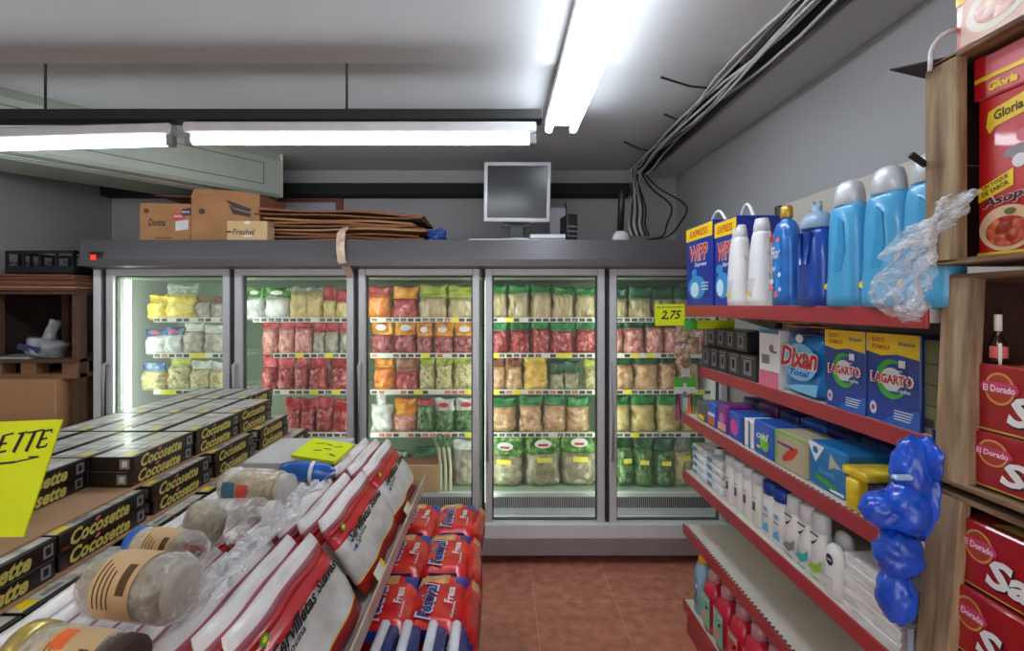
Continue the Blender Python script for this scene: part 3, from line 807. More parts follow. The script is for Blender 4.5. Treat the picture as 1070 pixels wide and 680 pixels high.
for k in range(7):
    g = MB(); L, W_ = rnd.uniform(.50, .54), rnd.uniform(.40, .46)
    g.box(-L / 2, -W_ / 2, 0, L / 2, W_ / 2, .010, [M('sheet_red', (120, 62, 48), .8), CARD, CARDD, CARDIN][k % 4])
    o = g.build('cardboard_sheet', loc=(-2.715, 2.98 + rnd.uniform(-.01, .01), 1.622 + k * .0135), rot=(0, R(rnd.uniform(-.3, .3)), R(rnd.uniform(-1.5, 1.5))))
    tag(o, f'flat cardboard sheet, {ORD[k]} from the bottom of the stack under the crate', 'cardboard', 'cardboard sheets on the pallet rack')
pc = empty('plastic_crate', (-2.685, 2.96, 1.722), 'black slotted plastic crate on the cardboard sheets in the left corner', 'crate', rz=R(-2))
def crate_side(L, rot, loc):
    g = MB(); h_ = .135
    g.box(-L / 2, 0, 0, L / 2, .008, .045, BLACK); g.box(-L / 2, 0, h_ - .018, L / 2, .008, h_, BLACK)
    n_ = 4
    for k in range(n_ + 1):
        x = -L / 2 + (L - .016) * k / n_; g.box(x, 0, .045, x + .016, .008, h_ - .018, BLACK)
    for k in range(n_ * 2):
        x = -L / 2 + .02 + (L - .04) * k / (n_ * 2); g.box(x, .0, .062, x + .02, .006, .068, BLACK)
    g.build('crate_wall', pc, loc=loc, rz=rot)
crate_side(.42, 0, (0, -.15, 0)); crate_side(.42, 0, (0, .142, 0)); crate_side(.3, R(90), (-.202, 0, 0)); crate_side(.3, R(90), (.21, 0, 0))
MB().box(-.21, -.15, 0, .21, .15, .006, BLACK).build('crate_floor', pc)
a, h = bag_mb(.20, .16, .23, M('grey_bag_film', (150, 152, 154), .35, var=.15, scale=20, bump=.5), MATS['grey_bag_film'], .5, 8, .02, .3, .35)
a.rect(-.09, .04, .03, .075, -.092, M('navy_print', (40, 56, 96), .5))
o = a.build('white_carrier_bag', loc=(-2.73, 2.88, 1.221), rot=(0, R(14), R(8))); h.build('bag_handle', o); tag(o, 'crumpled white carrier bag with blue print on the pallet rack', 'plastic bag')
tag(MB().box(-.13, -.09, 0, .13, .09, .012, M('paper_white', (160, 160, 160), .7)).build('paper_pad', loc=(-2.86, 2.78 + .1, 1.221 )), 'pale sheets of paper on the pallet rack left of the carrier bag', 'paper')
g = MB(); g.box(-.62, -.25, .82, .62, .25, .85, M('counter_grey', (128, 130, 140), .5), .006); g.box(-.60, -.23, 0, .60, .23, .82, M('counter_body', (110, 110, 116), .6))
tag(g.build('low_counter', loc=(-2.32, 2.40, 0)), 'low grey counter behind the stacked wafer boxes', 'counter')

# ================================================================== WAFER BOX PYRAMID (left foreground)
BXT = M('wafer_box_black', (34, 22, 20), .35, var=.1, coat=.3)
BXW = MR('wafer_box_top', [(150, 148, 138), (196, 194, 184), (214, 212, 204)], 9, .4, (5, .8, 1), .1, 'noise', .2)
GT = M('gold_lettering', (206, 192, 96), .4)
L_, W_, H_ = .283, .128, .0455
def wafer_box():
    # front faces -Y locally, long side along X
    g = MB(); g.box(-L_ / 2, -W_ / 2, 0, L_ / 2, W_ / 2, H_ - .001, BXT, .0015, top=BXW)
    y = -W_ / 2 - .0008
    g.text('Cocosette', -.018, H_ * .50, .19, .038, y, GT, .35, .035)
    g.ell(-.032, H_ * .86, .009, .0045, y - .0002, PINK, 8, .4)
    g.rect(.105, .008, .130, .037, y, GREYP); g.rect(.111, .014, .124, .031, y - .0002, BXT)
    g.rect(-.138, .004, -.118, .010, y, M('box_red_mark', (120, 30, 30), .5))
    z = H_ - .0004
    g.add([(-.13, -.05, z), (-.095, -.05, z), (-.095, -.02, z), (-.13, -.02, z)], [(0, 1, 2, 3)], YELP)
    g.add([(-.08, -.045, z), (-.03, -.045, z), (-.03, -.03, z), (-.08, -.03, z)], [(0, 1, 2, 3)], GREYP)
    for yy in (-.0635, .0535, -.005): g.add([(-.14, yy, z), (.14, yy, z), (.14, yy + (.010 if abs(yy) > .03 else .003), z), (-.14, yy + (.010 if abs(yy) > .03 else .003), z)], [(0, 1, 2, 3)], BXT)
    x = -L_ / 2 - .0008      # end face: grey square emblem
    g.add([(x, -.052, .008), (x, -.052, .038), (x, -.022, .038), (x, -.022, .008)], [(0, 1, 2, 3)], GREYP)
    g.add([(x - .0002, -.045, .014), (x - .0002, -.045, .032), (x - .0002, -.029, .032), (x - .0002, -.029, .014)], [(0, 1, 2, 3)], TAGW)
    o = g.build('wafer_box'); tag(o, '', 'box', 'black wafer boxes stacked on the left display'); return Proto(o)
WB = wafer_box()
rnd = random.Random(9)
tiers = [  # height below eye of the top, x of the aisle side, start depths
 (.455, -1.09, [2.02, 1.73, 1.43], 'top tier, edge row'),
 (.455, -1.222, [2.31, 2.02, 1.73, 1.43, 1.14, .86], 'top tier, second row in'),
 (.455, -1.354, [2.31, 2.02, 1.73, 1.43, 1.14, .86], 'top tier, third row in'),
 (.455, -1.486, [2.31, 2.02, 1.73, 1.43, 1.14], 'top tier, innermost row'),
 (.553, -1.050, [2.115, 1.78, 1.46, 1.145, .855], 'middle tier'),
 (.651, -.997, [2.24, 1.95, 1.66, 1.36, 1.01, .72], 'bottom tier'),
]
for th, tx, starts, nm in tiers:
    for i, d0 in enumerate(starts):
        for lvl in (0, 1):
            z = EYE - th - H_ * (lvl + 1)
            j = rnd.uniform(-.004, .004)
            pos = 'nearest the freezer' if i == 0 else ('nearest the viewer' if i == len(starts) - 1 else f'{ORD[i]} from the freezer')
            lab = f"black wafer box, {'upper' if lvl == 0 else 'lower'} of a pair, {nm}, {pos}"
            WB.put((tx - W_ / 2 + j, d0 + L_ / 2 + rnd.uniform(-.004, .004), z), AISLE_L + R(rnd.uniform(-.8, .8)), lab)
ds = empty('display_table', (-1.3, 1.6, 0), 'stepped display table with cardboard sheets under the wafer boxes and white bags', 'table')
SHT = M('cardboard_sheet', (176, 138, 104), .85, var=.1, scale=6)
MB().box(-.33, -1.0, EYE - .5525, .214, .72, EYE - .547, SHT).build('cardboard_layer', ds)
MB().box(-.33, -1.0, EYE - .6505, .258, .82, EYE - .645, SHT).build('cardboard_layer', ds)
MB().box(-.33, -1.0, EYE - .760, .37, 1.0, EYE - .743, SHT).build('cardboard_layer', ds)
MB().box(-.33, -1.0, EYE - .645, .11, .72, EYE - .553, CARD).build('step_block', ds)
MB().box(-.33, -1.0, EYE - .743, .16, .82, EYE - .651, CARD).build('step_block', ds)
TB = M('table_top', (150, 140, 130), .6)
MB().box(-.33, -1.0, .74, .965, .48, .765, TB, .003).box(-.33, .48, .74, .36, .95, .765, TB, .003).build('table_top', ds)
for x, y in ((-.30, -.95), (-.30, .9), (.2, -.95), (.2, .9)): MB().box(x, y, 0, x + .05, y + .05, .74, GREYP).build('leg', ds)
# spread sheet of thin white card further along the table
# ================================================================== WHITE BAGS WITH RED HEADERS
BGW = MR('white_bag_film', [(176, 174, 170), (208, 206, 202), (228, 228, 226)], 8, .3, (1, 1, 1), .8, 'noise', .5)
BGR = M('bag_red_header', (188, 20, 30), .35, var=.12, scale=12, coat=.4, bump=.3)
BSE = MR('bag_seam_film', [(206, 200, 198), (236, 232, 230), (244, 240, 238)], 12, .3, (.5, 4, 2), .6, 'noise', .4)
BPK = M('bag_seam_pink', (190, 110, 124), .35, var=.15, coat=.4)
def snack_bag():
    """long pillow bag on its edge; local -Y is the printed side, X its length, Z up"""
    L, T, H = .40, .046, .26
    rnd = random.Random(2)
    g = MB(); nu = 16
    prof = [(0.0, .25), (.040, .8), (.044, .83), (.09, 1.0), (.13, 1.0), (.162, .95), (.196, .70)]
    def loop(z, t, tw):
        out = []
        for s in (-1, 1):
            for k in range(nu + 1):
                u = -1 + 2 * k / nu
                if s == 1: u = -u
                e = max(.12, (1 - abs(u) ** 4)) ** .5
                y = s * t * T / 2 * e + .003 * math.sin(u * 7 + z * 40)
                out.append((u * L / 2 * tw, y, z + .002 * math.sin(u * 5 + 1)))
        return out
    def skin(rows, mats, g):
        vs = []; n = 2 * (nu + 1)
        for r in rows: vs += r
        fs = []; ms = []
        for i in range(len(rows) - 1):
            for k in range(n): fs.append((i * n + k, i * n + (k + 1) % n, (i + 1) * n + (k + 1) % n, (i + 1) * n + k)); ms.append(mats[i])
        fs.append(tuple(reversed(range(n)))); ms.append(mats[0]); fs.append(tuple((len(rows) - 1) * n + k for k in range(n))); ms.append(mats[-1])
        g.add(vs, fs, ms, True)
    skin([loop(z, t, 1) for z, t in prof], [BGR, YELP, BGW, BGW, BGW, BGR], g)
    # scalloped yellow border and yellow/white price flash at the foot
    y = -T / 2 - .0035
    g.rect(-.16, -.001, -.10, .03, y - .001, TAGW); g.rect(-.165, -.001, -.16, .03, y - .001, YELP); g.rect(-.10, -.001, -.08, .03, y - .001, YELP)
    # black script across the upper part, with red and green accents
    g.text('Servilletas', -.06, .158, .20, .030, y, INK, .4, .035); g.text('Suaves', .11, .160, .12, .026, y, INK, .4, .035)
    g.text('Cocina', -.09, .136, .09, .014, y, INK, .3)
    g.rect(-.16, .12, -.145, .132, y, BLUE); g.ell(-.12, .126, .010, .007, y, GREEN, 8)
    o = g.build('white_bag')
    h = MB()
    skin([loop(.196, .70, 1), loop(.204, .66, .995), loop(.212, .62, .985)], [BGR, BGR], h)
    h.ell(-.14, .196, .016, .010, -T * .44, GREEN, 12); h.ell(-.14, .196, .009, .005, -T * .45, YELP, 8)
    h.build('bag_header', o)
    s = MB(); skin([loop(.212, .62, .985), loop(.228, .56, .98), loop(.248, .46, .965), loop(.262, .12, .95)], [BPK, BSE, BSE], s)
    s.build('bag_seam', o)
    return Proto(tag(o, '', 'bag', 'white bags with red headers leaning on the table'))
SB = snack_bag()
rnd = random.Random(21)
gn = ['nearest bundle', 'middle bundle', 'far bundle']
for gi, (d0, nb) in enumerate(((.80, 10), (1.235, 10), (1.665, 4))):
    for k in range(nb):
        low = k >= 3
        lean = 36 + rnd.uniform(-2, 2) + (3 if k > 4 else 0)
        x = -.342 - k * .050; z = .778 - (.0 if not low else .012)
        SB.put((x, d0 + .20 + rnd.uniform(-.02, .02) + (.02 if k % 2 else 0), z), None,
               f'long white bag with red header, {ORD[k]} from the rail, {gn[gi]}', scale=(1, 1, .80 if low else .88), rot=(Matrix.Rotation(R(-lean), 4, 'Y') @ Matrix.Rotation(AISLE_L + R(rnd.uniform(-2, 2)), 4, 'Z')).to_euler())
rl = MB(); rl.box(-.318, .55, .765, -.312, 2.07, .80, M('rail_strip', (196, 176, 160), .3, .2), .001)
rl.box(-.322, .55, .74, -.318, 2.07, .765, M('rail_strip', (196, 176, 160)))
tag(rl.build('edge_rail'), 'thin upright rail along the table edge between white bags and biscuits', 'rail')

# ================================================================== JARS
GL = CLEAR('clear_jar_plastic', (240, 240, 236), .05, .1, .25, 12)
LAB = M('beige_label', (206, 172, 124), .6, var=.08); BRN = M('brown_print', (96, 62, 34), .6)
FILL = {'sugar': MR('grainy_beige', [(120, 108, 88), (160, 148, 124), (182, 170, 146)], 60), 'dark': M('brown_granules', (70, 50, 44), .8, bump=.6, scale=90), 'cream': MR('cream_grain', [(150, 130, 98), (184, 166, 132), (206, 190, 160)], 60)}
def jar(r, L, fill, lab, lid, loc, rot, label, lid_m=None, accent=None):
    """lying jar: axis along local Z before rotation"""
    g = MB(); g.lathe([(.2 * r, 0), (r * .92, 0), (r, .01), (r, L * .80), (r * .8, L * .88), (r * .72, L * .92)], GL, 24)
    o = g.build('lying_jar', loc=loc, rot=rot)
    q = MB(); q.lathe([(.1 * r, .004), (r * .9, .004), (r * .95, .012), (r * .95, L * fill[1]), (.1 * r, L * fill[1] + .001)], FILL[fill[0]], 20); q.build('jar_contents', o)
    if lab:
        q = MB()
        q.patch(r * 1.01, r * 1.01, L * lab[0], L * lab[1], -75, 75, LAB, 14)
        for k in range(4): q.patch(r * 1.018, r * 1.018, L * (lab[0] + .04 + k * .05), L * (lab[0] + .055 + k * .05), -30 + 6 * k, 50, BRN, 8)
        q.patch(r * 1.018, r * 1.018, L * (lab[1] - .14), L * (lab[1] - .05), -25, 25, BRN, 6)
        if accent: q.patch(r * 1.02, r * 1.02, L * (lab[0] + .05), L * (lab[0] + .2), -60, -20, accent, 4)
        q.build('jar_label', o)
    if lid_m:
        q = MB(); q.lathe([(r * .80, L * .88), (r * .84, L * .89), (r * .84, L * .99), (r * .78, L)], lid_m, 24); q.build('jar_lid', o)
    return tag(o, label, 'jar', 'clear jars lying between wafer boxes and bags')
def lie(az, up=0, roll=0, pos=(-.74, 1.0, 1.0)):
    """axis of the jar horizontal, pointing at azimuth az; label (local -Y) turned up/towards the viewer"""
    best = None; to_cam = (Vector((0, 0, EYE)) - Vector(pos)).normalized()
    for q in range(0, 360, 5):
        m = Matrix.Rotation(R(az), 4, 'Z') @ Matrix.Rotation(R(-up), 4, 'Y') @ Matrix.Rotation(R(90), 4, 'Y') @ Matrix.Rotation(R(q), 4, 'Z')
        d = (m.to_3x3() @ Vector((0, -1, 0))).dot(to_cam)
        if best is None or d > best[0]: best = (d, q)
    roll = best[1] + roll
    return (Matrix.Rotation(R(az), 4, 'Z') @ Matrix.Rotation(R(-up), 4, 'Y') @ Matrix.Rotation(R(90), 4, 'Y') @ Matrix.Rotation(R(roll), 4, 'Z')).to_euler()
jar(.058, .21, ('sugar', .8), (.2, .62), None, (-.745, .905, 1.015), lie(-14, 4, -10), 'large clear jar with beige brown-printed label, lying across the bags', CLEAR('thin_lid', (225, 222, 214), .12))
jar(.040, .17, ('cream', .45), (.22, .66), None, (-.775, 1.045, 1.015), lie(-16, 2, 0), 'small clear jar with blue lid and beige label behind the largest jar', None)
q = MB(); q.lathe([(.036, -.016), (.039, -.014), (.039, .004), (.03, .006)], M('blue_lid', (34, 96, 180), .4), 20)
jj = [x for x in bpy.data.objects if x.get('label', '').startswith('small clear jar')][0]; q.build('jar_lid', jj)
jar(.046, .17, ('cream', .5), (.25, .75), None, (-.70, .725, 1.005), lie(-8, 0, -5), 'clear jar with orange-printed label and gold-rimmed lid, nearest the viewer', None, M('orange_print', (236, 110, 50), .5))
jj = [x for x in bpy.data.objects if x.get('label', '').startswith('clear jar with orange')][0]
q = MB(); q.lathe([(.044, -.02), (.049, -.018), (.049, .004), (.04, .006)], M('gold_lid', (206, 186, 110), .3, .6), 24); q.build('jar_lid', jj)
q = MB(); q.lathe([(.03, .12), (.0435, .13), (.0435, .158), (.03, .16)], FILL['dark'], 20); q.build('jar_contents', jj)
jar(.052, .20, ('sugar', .3), None, None, (-.75, 1.175, 1.005), lie(6, 0, 0), 'unlabelled clear jar behind the blue-lidded jar, resting on the bags', CLEAR('clear_lid', (235, 235, 230), .3))
jar(.052, .20, ('cream', .85), None, None, (-.80, 1.42, 1.005), lie(-10, 0, 0), 'clear jar with blue and red end sticker, farthest from the viewer', CLEAR('clear_lid', (235, 235, 230), .3))
jj = [x for x in bpy.data.objects if x.get('label', '').startswith('clear jar with blue and red')][0]
q = MB(); q.patch(.053, .053, .02, .06, 0, 50, M('sticker_blue', (60, 104, 130), .5), 6); q.patch(.053, .053, .065, .10, 5, 55, M('sticker_red', (206, 74, 54), .5), 6); q.build('jar_label', jj)
# cloudy padding bag over the jars' right side
# blue pack, lime sign, white carton beyond
a = MB()
pk = M('blue_pack_film', (16, 90, 180), .25, var=.2, scale=20, bump=.5, coat=.5)
a.lathe([(.004, 0), (.026, .012), (.034, .05), (.034, .13), (.028, .17), (.012, .195), (.004, .2)], pk, 14, 1.0, .6)
o = a.build('blue_snack_pack', loc=(-.735, 1.60, .985), rot=lie(-5, 0)); q = MB(); q.lathe([(.0345, .115), (.0345, .128)], WHITE, 14, 1.01, .62, cap=False); q.build('pack_band', o)
tag(o, 'shiny blue pack with white band lying below the lime sign', 'pack')
g = MB(); g.box(-.09, -.07, 0, .09, .07, .012, YEL, .001); z = .0125
for k, (x, y, a_) in enumerate(((-.05, .03, .3), (-.01, .035, -.2), (.03, .02, .4), (-.03, -.02, .2), (.04, -.03, -.3), (.0, .0, .1))):
    g.add([(x, y, z), (x + .03, y + .03 * a_, z), (x + .03, y + .006 + .03 * a_, z), (x, y + .006, z)], [(0, 1, 2, 3)], INK)
tag(g.build('lime_price_card', loc=(-.655, 1.80, .985), rot=(R(10), R(4), R(-12))), 'lime green handwritten card lying behind the blue pack', 'sign')
g = MB(); g.box(-.16, -.16, 0, .16, .16, .195, M('white_carton', (196, 194, 192), .6), .004)
tag(g.build('white_carton', loc=(-.78, 1.92, .765)), 'plain pale carton supporting the lime card at the far table end', 'box')

# ================================================================== BISCUIT PACKS
cr = empty('biscuit_shelf', (-.27, 1.6, 0), 'low metal shelf carrying the biscuit packs beside the aisle', 'shelf')
MB().box(-.25, -.75, .44, .17, .68, .455, M('shelf_grey', (120, 116, 116), .5), .003).build('shelf_board', cr)
for x in (-.24, .135):
    for y in (-.73, .63): MB().box(x, y, 0, x + .03, y + .03, .44, GREYP).build('leg', cr)
FR_ = MR('biscuit_red_film', [(186, 16, 26), (222, 34, 36), (236, 70, 60)], 12, .25, (1, 1, 1), .5, 'noise', .6)
BK = MR('biscuit_cream', [(206, 130, 70), (230, 170, 104), (240, 200, 150)], 50)
def biscuit():
    # flat pack: X width .165, Y length .285 , height .05 ; far end has picture
    nx, ny = 8, 12; g = MB(); W, L, H = .165, .285, .052
    def grid(s):
        vs = []
        for j in range(ny + 1):
            for i in range(nx + 1):
                u, v = -1 + 2 * i / nx, -1 + 2 * j / ny
                z = H / 2 + s * H / 2 * max(0, 1 - abs(u) ** 5) ** .5 * max(.0, 1 - abs(v) ** 8) ** .5 + s * .003 * math.sin(u * 6 + v * 9) * (1 - u * u)
                vs.append((u * W / 2, v * L / 2, z))
        return vs
    top = grid(1); bot = grid(-1); fs = []; ms = []
    for j in range(ny):
        for i in range(nx):
            a = j * (nx + 1) + i; fs.append((a, a + 1, a + nx + 2, a + nx + 1))
            ms.append(BK if j >= 9 and i < 5 else (BLUE if j >= 9 and i > 5 else FR_))
    g.add(top, fs, ms, True); g.add(bot, [tuple(reversed(f)) for f in fs], FR_, True)
    # lettering running along the pack
    def mark(t, cx, cy, ln, ht, m):
        v, f, WW, HH = glyphs(t, .25, .03)
        g.add([(cx - b * ht / HH, cy + a * ln / WW, H + .004) for a, b in v], f, m)
    mark('Festival', -.03, -.03, .185, .052, M('fest_pale', (206, 214, 236), .4)); g.X = Matrix.Translation((0, 0, .0008)); mark('Festival', -.03, -.03, .17, .040, M('fest_navy', (28, 40, 110), .4)); g.X = Matrix(); mark('Fresa', .035, -.0, .085, .028, M('fest_white', (236, 226, 226), .4)); mark('12 paquetes', .055, -.07, .08, .010, MATS['fest_white'])
    g.rect(-.05, .008, .05, .04, -L / 2 - .0005, BLUE)
    o = g.build('biscuit_pack'); return Proto(tag(o, '', 'biscuit pack', 'red biscuit packs on the low shelf'))
BS = biscuit(); rnd = random.Random(4)
for lv in range(3):
    for c_ in range(2):
        for rw in range(3):
            BS.put((-.352 + c_ * .168 + rnd.uniform(-.006, .006) + (.02 if lv < 2 else 0), 1.515 + rw * .295 + rnd.uniform(-.008, .008), .456 + lv * .0535), R(rnd.uniform(-3, 3)),
                   f"red biscuit pack, {['bottom', 'middle', 'top'][lv]} layer, {['rail', 'aisle'][c_]} side, {['nearest the viewer', 'middle', 'nearest the freezer'][rw]} row")
for k in range(6):
    BS.put((-.112 + rnd.uniform(-.004, .004), 1.48 + (k % 3) * .29, .54), None,
           f"red biscuit pack tipped on edge down the aisle side, {ORD[k]} along", rot=(R(rnd.uniform(-3, 3)), R(90 + rnd.uniform(-4, 4)), R(rnd.uniform(-3, 3)))) if k < 3 else None
NV = M('biscuit_navy_film', (22, 40, 110), .25, var=.15, scale=20, bump=.4, coat=.5)
WS = M('biscuit_white_edge', (226, 228, 234), .35, var=.08)
bp_ = None
for k in range(4):
    if bp_ is None:
        g = MB(); g.box(-.027, -.13, 0, .027, .13, .165, NV, .014, 3); 
        o = g.build('navy_biscuit_pack'); q = MB(); q.box(-.031, -.134, .01, -.003, .136, .172, WS, .010, 2); q.box(-.004, -.136, .03, .02, -.129, .12, WS, .002); q.build('white_seam', o)
        bp_ = Proto(tag(o, '', 'biscuit pack', 'navy biscuit packs standing nearest the viewer'))
    bp_.put((-.335 + k * .064, 1.255, .456), R(rnd.uniform(-3, 3)), f'navy blue biscuit pack with white seam, {ORD[k]} from the rail', rot=(0, R(9 + k * 2), R(rnd.uniform(-3, 3))))
tag(MB().box(-.10, -.1, 0, .10, .1, .12, M('grey_film_pack', (136, 122, 112), .3, var=.2, scale=20, bump=.4), .02, 2).build('grey_film_pack', loc=(-.46, 1.2, .456)), 'grey film-wrapped pack between the rail and the navy biscuits', 'pack')

# ================================================================== YELLOW SIGN
g = MB(); pts = [(-.30, -.005), (-.066, 0), (0, .232), (-.34, .215)]
g.prism(pts, 0, .003, YEL)
def stroke(a, bb, wd):
    dx, dz = bb[0] - a[0], bb[1] - a[1]; l = math.hypot(dx, dz); nx_, nz_ = -dz / l * wd / 2, dx / l * wd / 2
    g.poly([(a[0] - nx_, a[1] - nz_), (bb[0] - nx_, bb[1] - nz_), (bb[0] + nx_, bb[1] + nz_), (a[0] + nx_, a[1] + nz_)], -.0008, INK)
S = .95 / F
def pp(x, y): return ((x - 57) * S, (562 - y) * S + 0.0)
for a, bb, w_ in (((9, 455.5), (20, 453.5), 1.9), ((14.5, 455), (5, 475), 3.6), ((20, 454.5), (38, 450.8), 1.9), ((28, 453), (19, 474), 3.6),
                  ((38, 452), (31, 470), 3.2), ((31, 470), (41, 468), 2.0), ((41, 468), (42, 465), 1.6), ((35, 461), (42, 459.5), 2.0), ((38, 452.5), (47, 450.5), 2.0), ((47, 450.5), (46, 454), 1.6),
                  ((-8, 458), (4, 455), 1.9), ((-7, 458), (-14, 476), 3.6), ((-14, 476), (-3, 473.5), 2.2), ((-11, 467), (-3, 465.5), 2.0),
                  ((-25, 489), (8, 485), 2.2), ((8, 485), (34, 479), 1.6), ((34, 479), (22, 479.4), 1.4)):
    stroke(pp(*a), pp(*bb), w_ * S)
tag(g.build('lime_handwritten_sign', loc=(wx(57, .95), .95, EYE - .4635), rot=(R(-4), 0, R(-3))), 'large lime yellow handwritten sign standing on the wafer boxes', 'sign')

# ================================================================== RED SHELVING ON THE RIGHT
SX, SBK, SY0, SY1 = .87, 1.32, .97, 2.25
PANEL = M('cream_back_panel', (190, 182, 170), .6, var=.05, scale=3)
rk = empty('shelving_unit', (SX, SY0, 0), 'cream metal shelving with red shelf edges along the right wall', 'shelving')
MB().box(SBK - SX, 0, .05, SBK - SX + .02, SY1 - SY0, 2.00, PANEL).build('back_panel', rk)
for y in (-.02, SY1 - SY0 - .03): MB().box(SBK - SX - .02, y, 0, SBK - SX + .03, y + .03, 2.0, M('upright_dark', (70, 68, 70), .5), .003).build('upright', rk)
SLT = M('rail_slots', (120, 30, 36), .6)
LV = [1.532, 1.245, 1.025, .762, .508, .155]
for j, z in enumerate(LV):
    xo = .08 if j == 1 else 0
    g = MB(); g.box(xo + .006, 0, z - .03, SBK - SX, SY1 - SY0, z, OFFWHITE, .002)
    sh = g.build('shelf_board', rk)
    g = MB(); g.box(xo, 0, z - .042, xo + .008, SY1 - SY0, z + .004, RED, .002)
    sh2 = g
    for k in range(60):
        y = .01 + k * (SY1 - SY0 - .02) / 60
        if j in (4, 2): g.box(xo + .010, y, z + .0002, xo + .016, y + .009, z + .0012, INK)
    g.build('price_rail', sh)
MB().box(.02, 0, 0, SBK - SX, SY1 - SY0, .10, RED).build('base_plinth', rk)
for j in (0, 1, 2, 3):
    for y in (0.005, SY1 - SY0 - .01):
        g = MB(); g.add([(SBK - SX, y, LV[j] - .03), (SBK - SX, y, LV[j] - .12), (.15, y, LV[j] - .03), (SBK - SX, y + .004, LV[j] - .03), (SBK - SX, y + .004, LV[j] - .12), (.15, y + .004, LV[j] - .03)],
                        [(0, 1, 2), (5, 4, 3), (0, 3, 4, 1), (1, 4, 5, 2), (2, 5, 3, 0)], OFFWHITE); g.build('bracket', rk)
def ry(px, X): return X * F / (px - 520)      # depth along the shelf seen at a pixel column

# ---- bottle maker: lathe body + cap, front = local -Y
def bottle(name, prof, body, cap_prof, cap, sx=1.0, sy=.62, pw=2.5, marks=None, label='', cat='bottle', group=None):
    g = MB(); g.lathe(prof, body, 24, sx, sy, pw=pw)
    if marks: marks(g)
    o = g.build(name)
    c = MB(); c.lathe(cap_prof, cap, 20, sx if sx < 1 else 1.0, max(sy, .8), pw=2.0); c.build('bottle_cap', o)
    return tag(o, label, cat, group)
TOPZ = LV[0]
def wipp(px_a, px_b, lab, h_=.365):
    X = .90; ya, yb_ = ry(px_a, X), ry(px_b, X)
    w_ = ya - yb_ - .006; d_ = .17
    WB_ = M('wipp_blue', (18, 46, 150), .35, var=.1, coat=.3)
    g = MB(); g.box(-w_ / 2, 0, 0, w_ / 2, d_, h_, WB_, .004)
    y = -.001
    g.rect(-w_ / 2, h_ - .065, w_ / 2, h_ - .006, y, YELP); g.text('EXPRESS', 0, h_ - .036, w_ * .7, .030, y - .0005, REDP, .2)
    g.text('WIPP', .0, h_ - .125, w_ * .72, .075, y - .0008, WHITE, .1, .07); g.text('WIPP', .0, h_ - .125, w_ * .70, .070, y - .0014, REDP, .1, .03)
    g.text('Express', .02, h_ - .18, w_ * .45, .022, y, WHITE, .3)
    g.ell(-.02, .085, w_ * .34, .052, y, M('splash_blue', (60, 150, 216), .4)); g.ell(-.04, .075, w_ * .16, .034, y - .0005, M('splash_white', (206, 232, 244), .4)); g.ell(-.045, .15, .03, .02, y - .0005, MATS['splash_blue'], 12)
    for k in range(3): g.rect(.03, .10 - k * .014, .10, .105 - k * .014, y - .0008, WHITE)
    x = -w_ / 2 - .0006
    o = g.build('detergent_drum_box', loc=(X, (ya + yb_) / 2, TOPZ), rz=AISLE_R)
    c = MB(); pts = [(-w_ * .3 + w_ * .6 * k / 10, d_ / 2, h_ + .06 * math.sin(math.pi * k / 10)) for k in range(11)]; c.tube(pts, .006, WHITE, 8); c.build('carry_handle', o)
    return tag(o, lab, 'detergent box')
wipp(717, 745, 'large blue detergent box with yellow top, at the far end of the top shelf')
wipp(746.5, 770, 'large blue detergent box partly hidden behind the first white bottle', .345)
def wb(px, X, lab, first=[None]):
    if first[0] is None:
        prof = [(.03, 0), (.047, .004), (.049, .03), (.047, .11), (.043, .17), (.038, .225), (.034, .25), (.030, .262)]
        def mk(g): g.patch(.0495, .0495 * .8, .03, .10, -40, 40, M('label_faint', (214, 206, 214), .4)); g.rect(-.025, .04, .005, .05, -.0400, YELP)
        o = bottle('white_bottle', prof, WHITE, [(.030, .26), (.032, .262), (.030, .285), (.024, .308), (.0, .31)], M('cap_white', (214, 214, 218), .35), sy=.8, marks=mk)
        g = MB(); g.tube([(.052, 0, .06), (.056, 0, .13), (.044, 0, .19)], .006, WHITE, 8); g.build('grip_edge', o)
        first[0] = Proto(o)
    first[0].put((X, ry(px, X), TOPZ), AISLE_R, lab)
wb(773, .92, 'plain white detergent bottle directly beside the blue detergent boxes')
wb(796, .925, 'white detergent bottle beside the floral blue bottle with gold cap')
# floral blue bottle with gold cap
prof = [(.035, 0), (.050, .005), (.051, .05), (.050, .19), (.046, .235), (.034, .262), (.019, .272), (.018, .28)]
FLB = M('floral_blue', (36, 112, 196), .28, var=.25, scale=22, coat=.4)
def mk(g):
    g.patch(.0515, .0515 * .62, .03, .215, -60, 60, M('flower_label', (52, 136, 210), .35, var=.3, scale=30))
    for (x, z, r, m) in ((-.022, .215, .010, REDP), (.012, .21, .008, PINK), (-.025, .06, .010, PINK), (-.022, .08, .008, WHITE), (.0, .04, .009, PINK), (.018, .10, .007, WHITE), (-.01, .12, .007, WHITE), (.02, .055, .006, WHITE)):
        for k in range(5): g.ell(x + r * .7 * math.cos(k * 1.257), z + r * .7 * math.sin(k * 1.257), r * .55, r * .55, -.0335 - .0003 * k, m, 8)
    g.text('Flor', -.002, .17, .05, .036, -.0345, WHITE, .3)
o = bottle('softener_bottle', prof, FLB, [(.020, .278), (.021, .28), (.021, .31), (.015, .316), (0, .317)], M('gold_cap', (196, 156, 66), .3, .5), marks=mk, label='blue floral softener bottle with gold cap on the top shelf')
o.location = (.905, ry(822, .905), TOPZ); o.rotation_euler = (0, 0, AISLE_R)
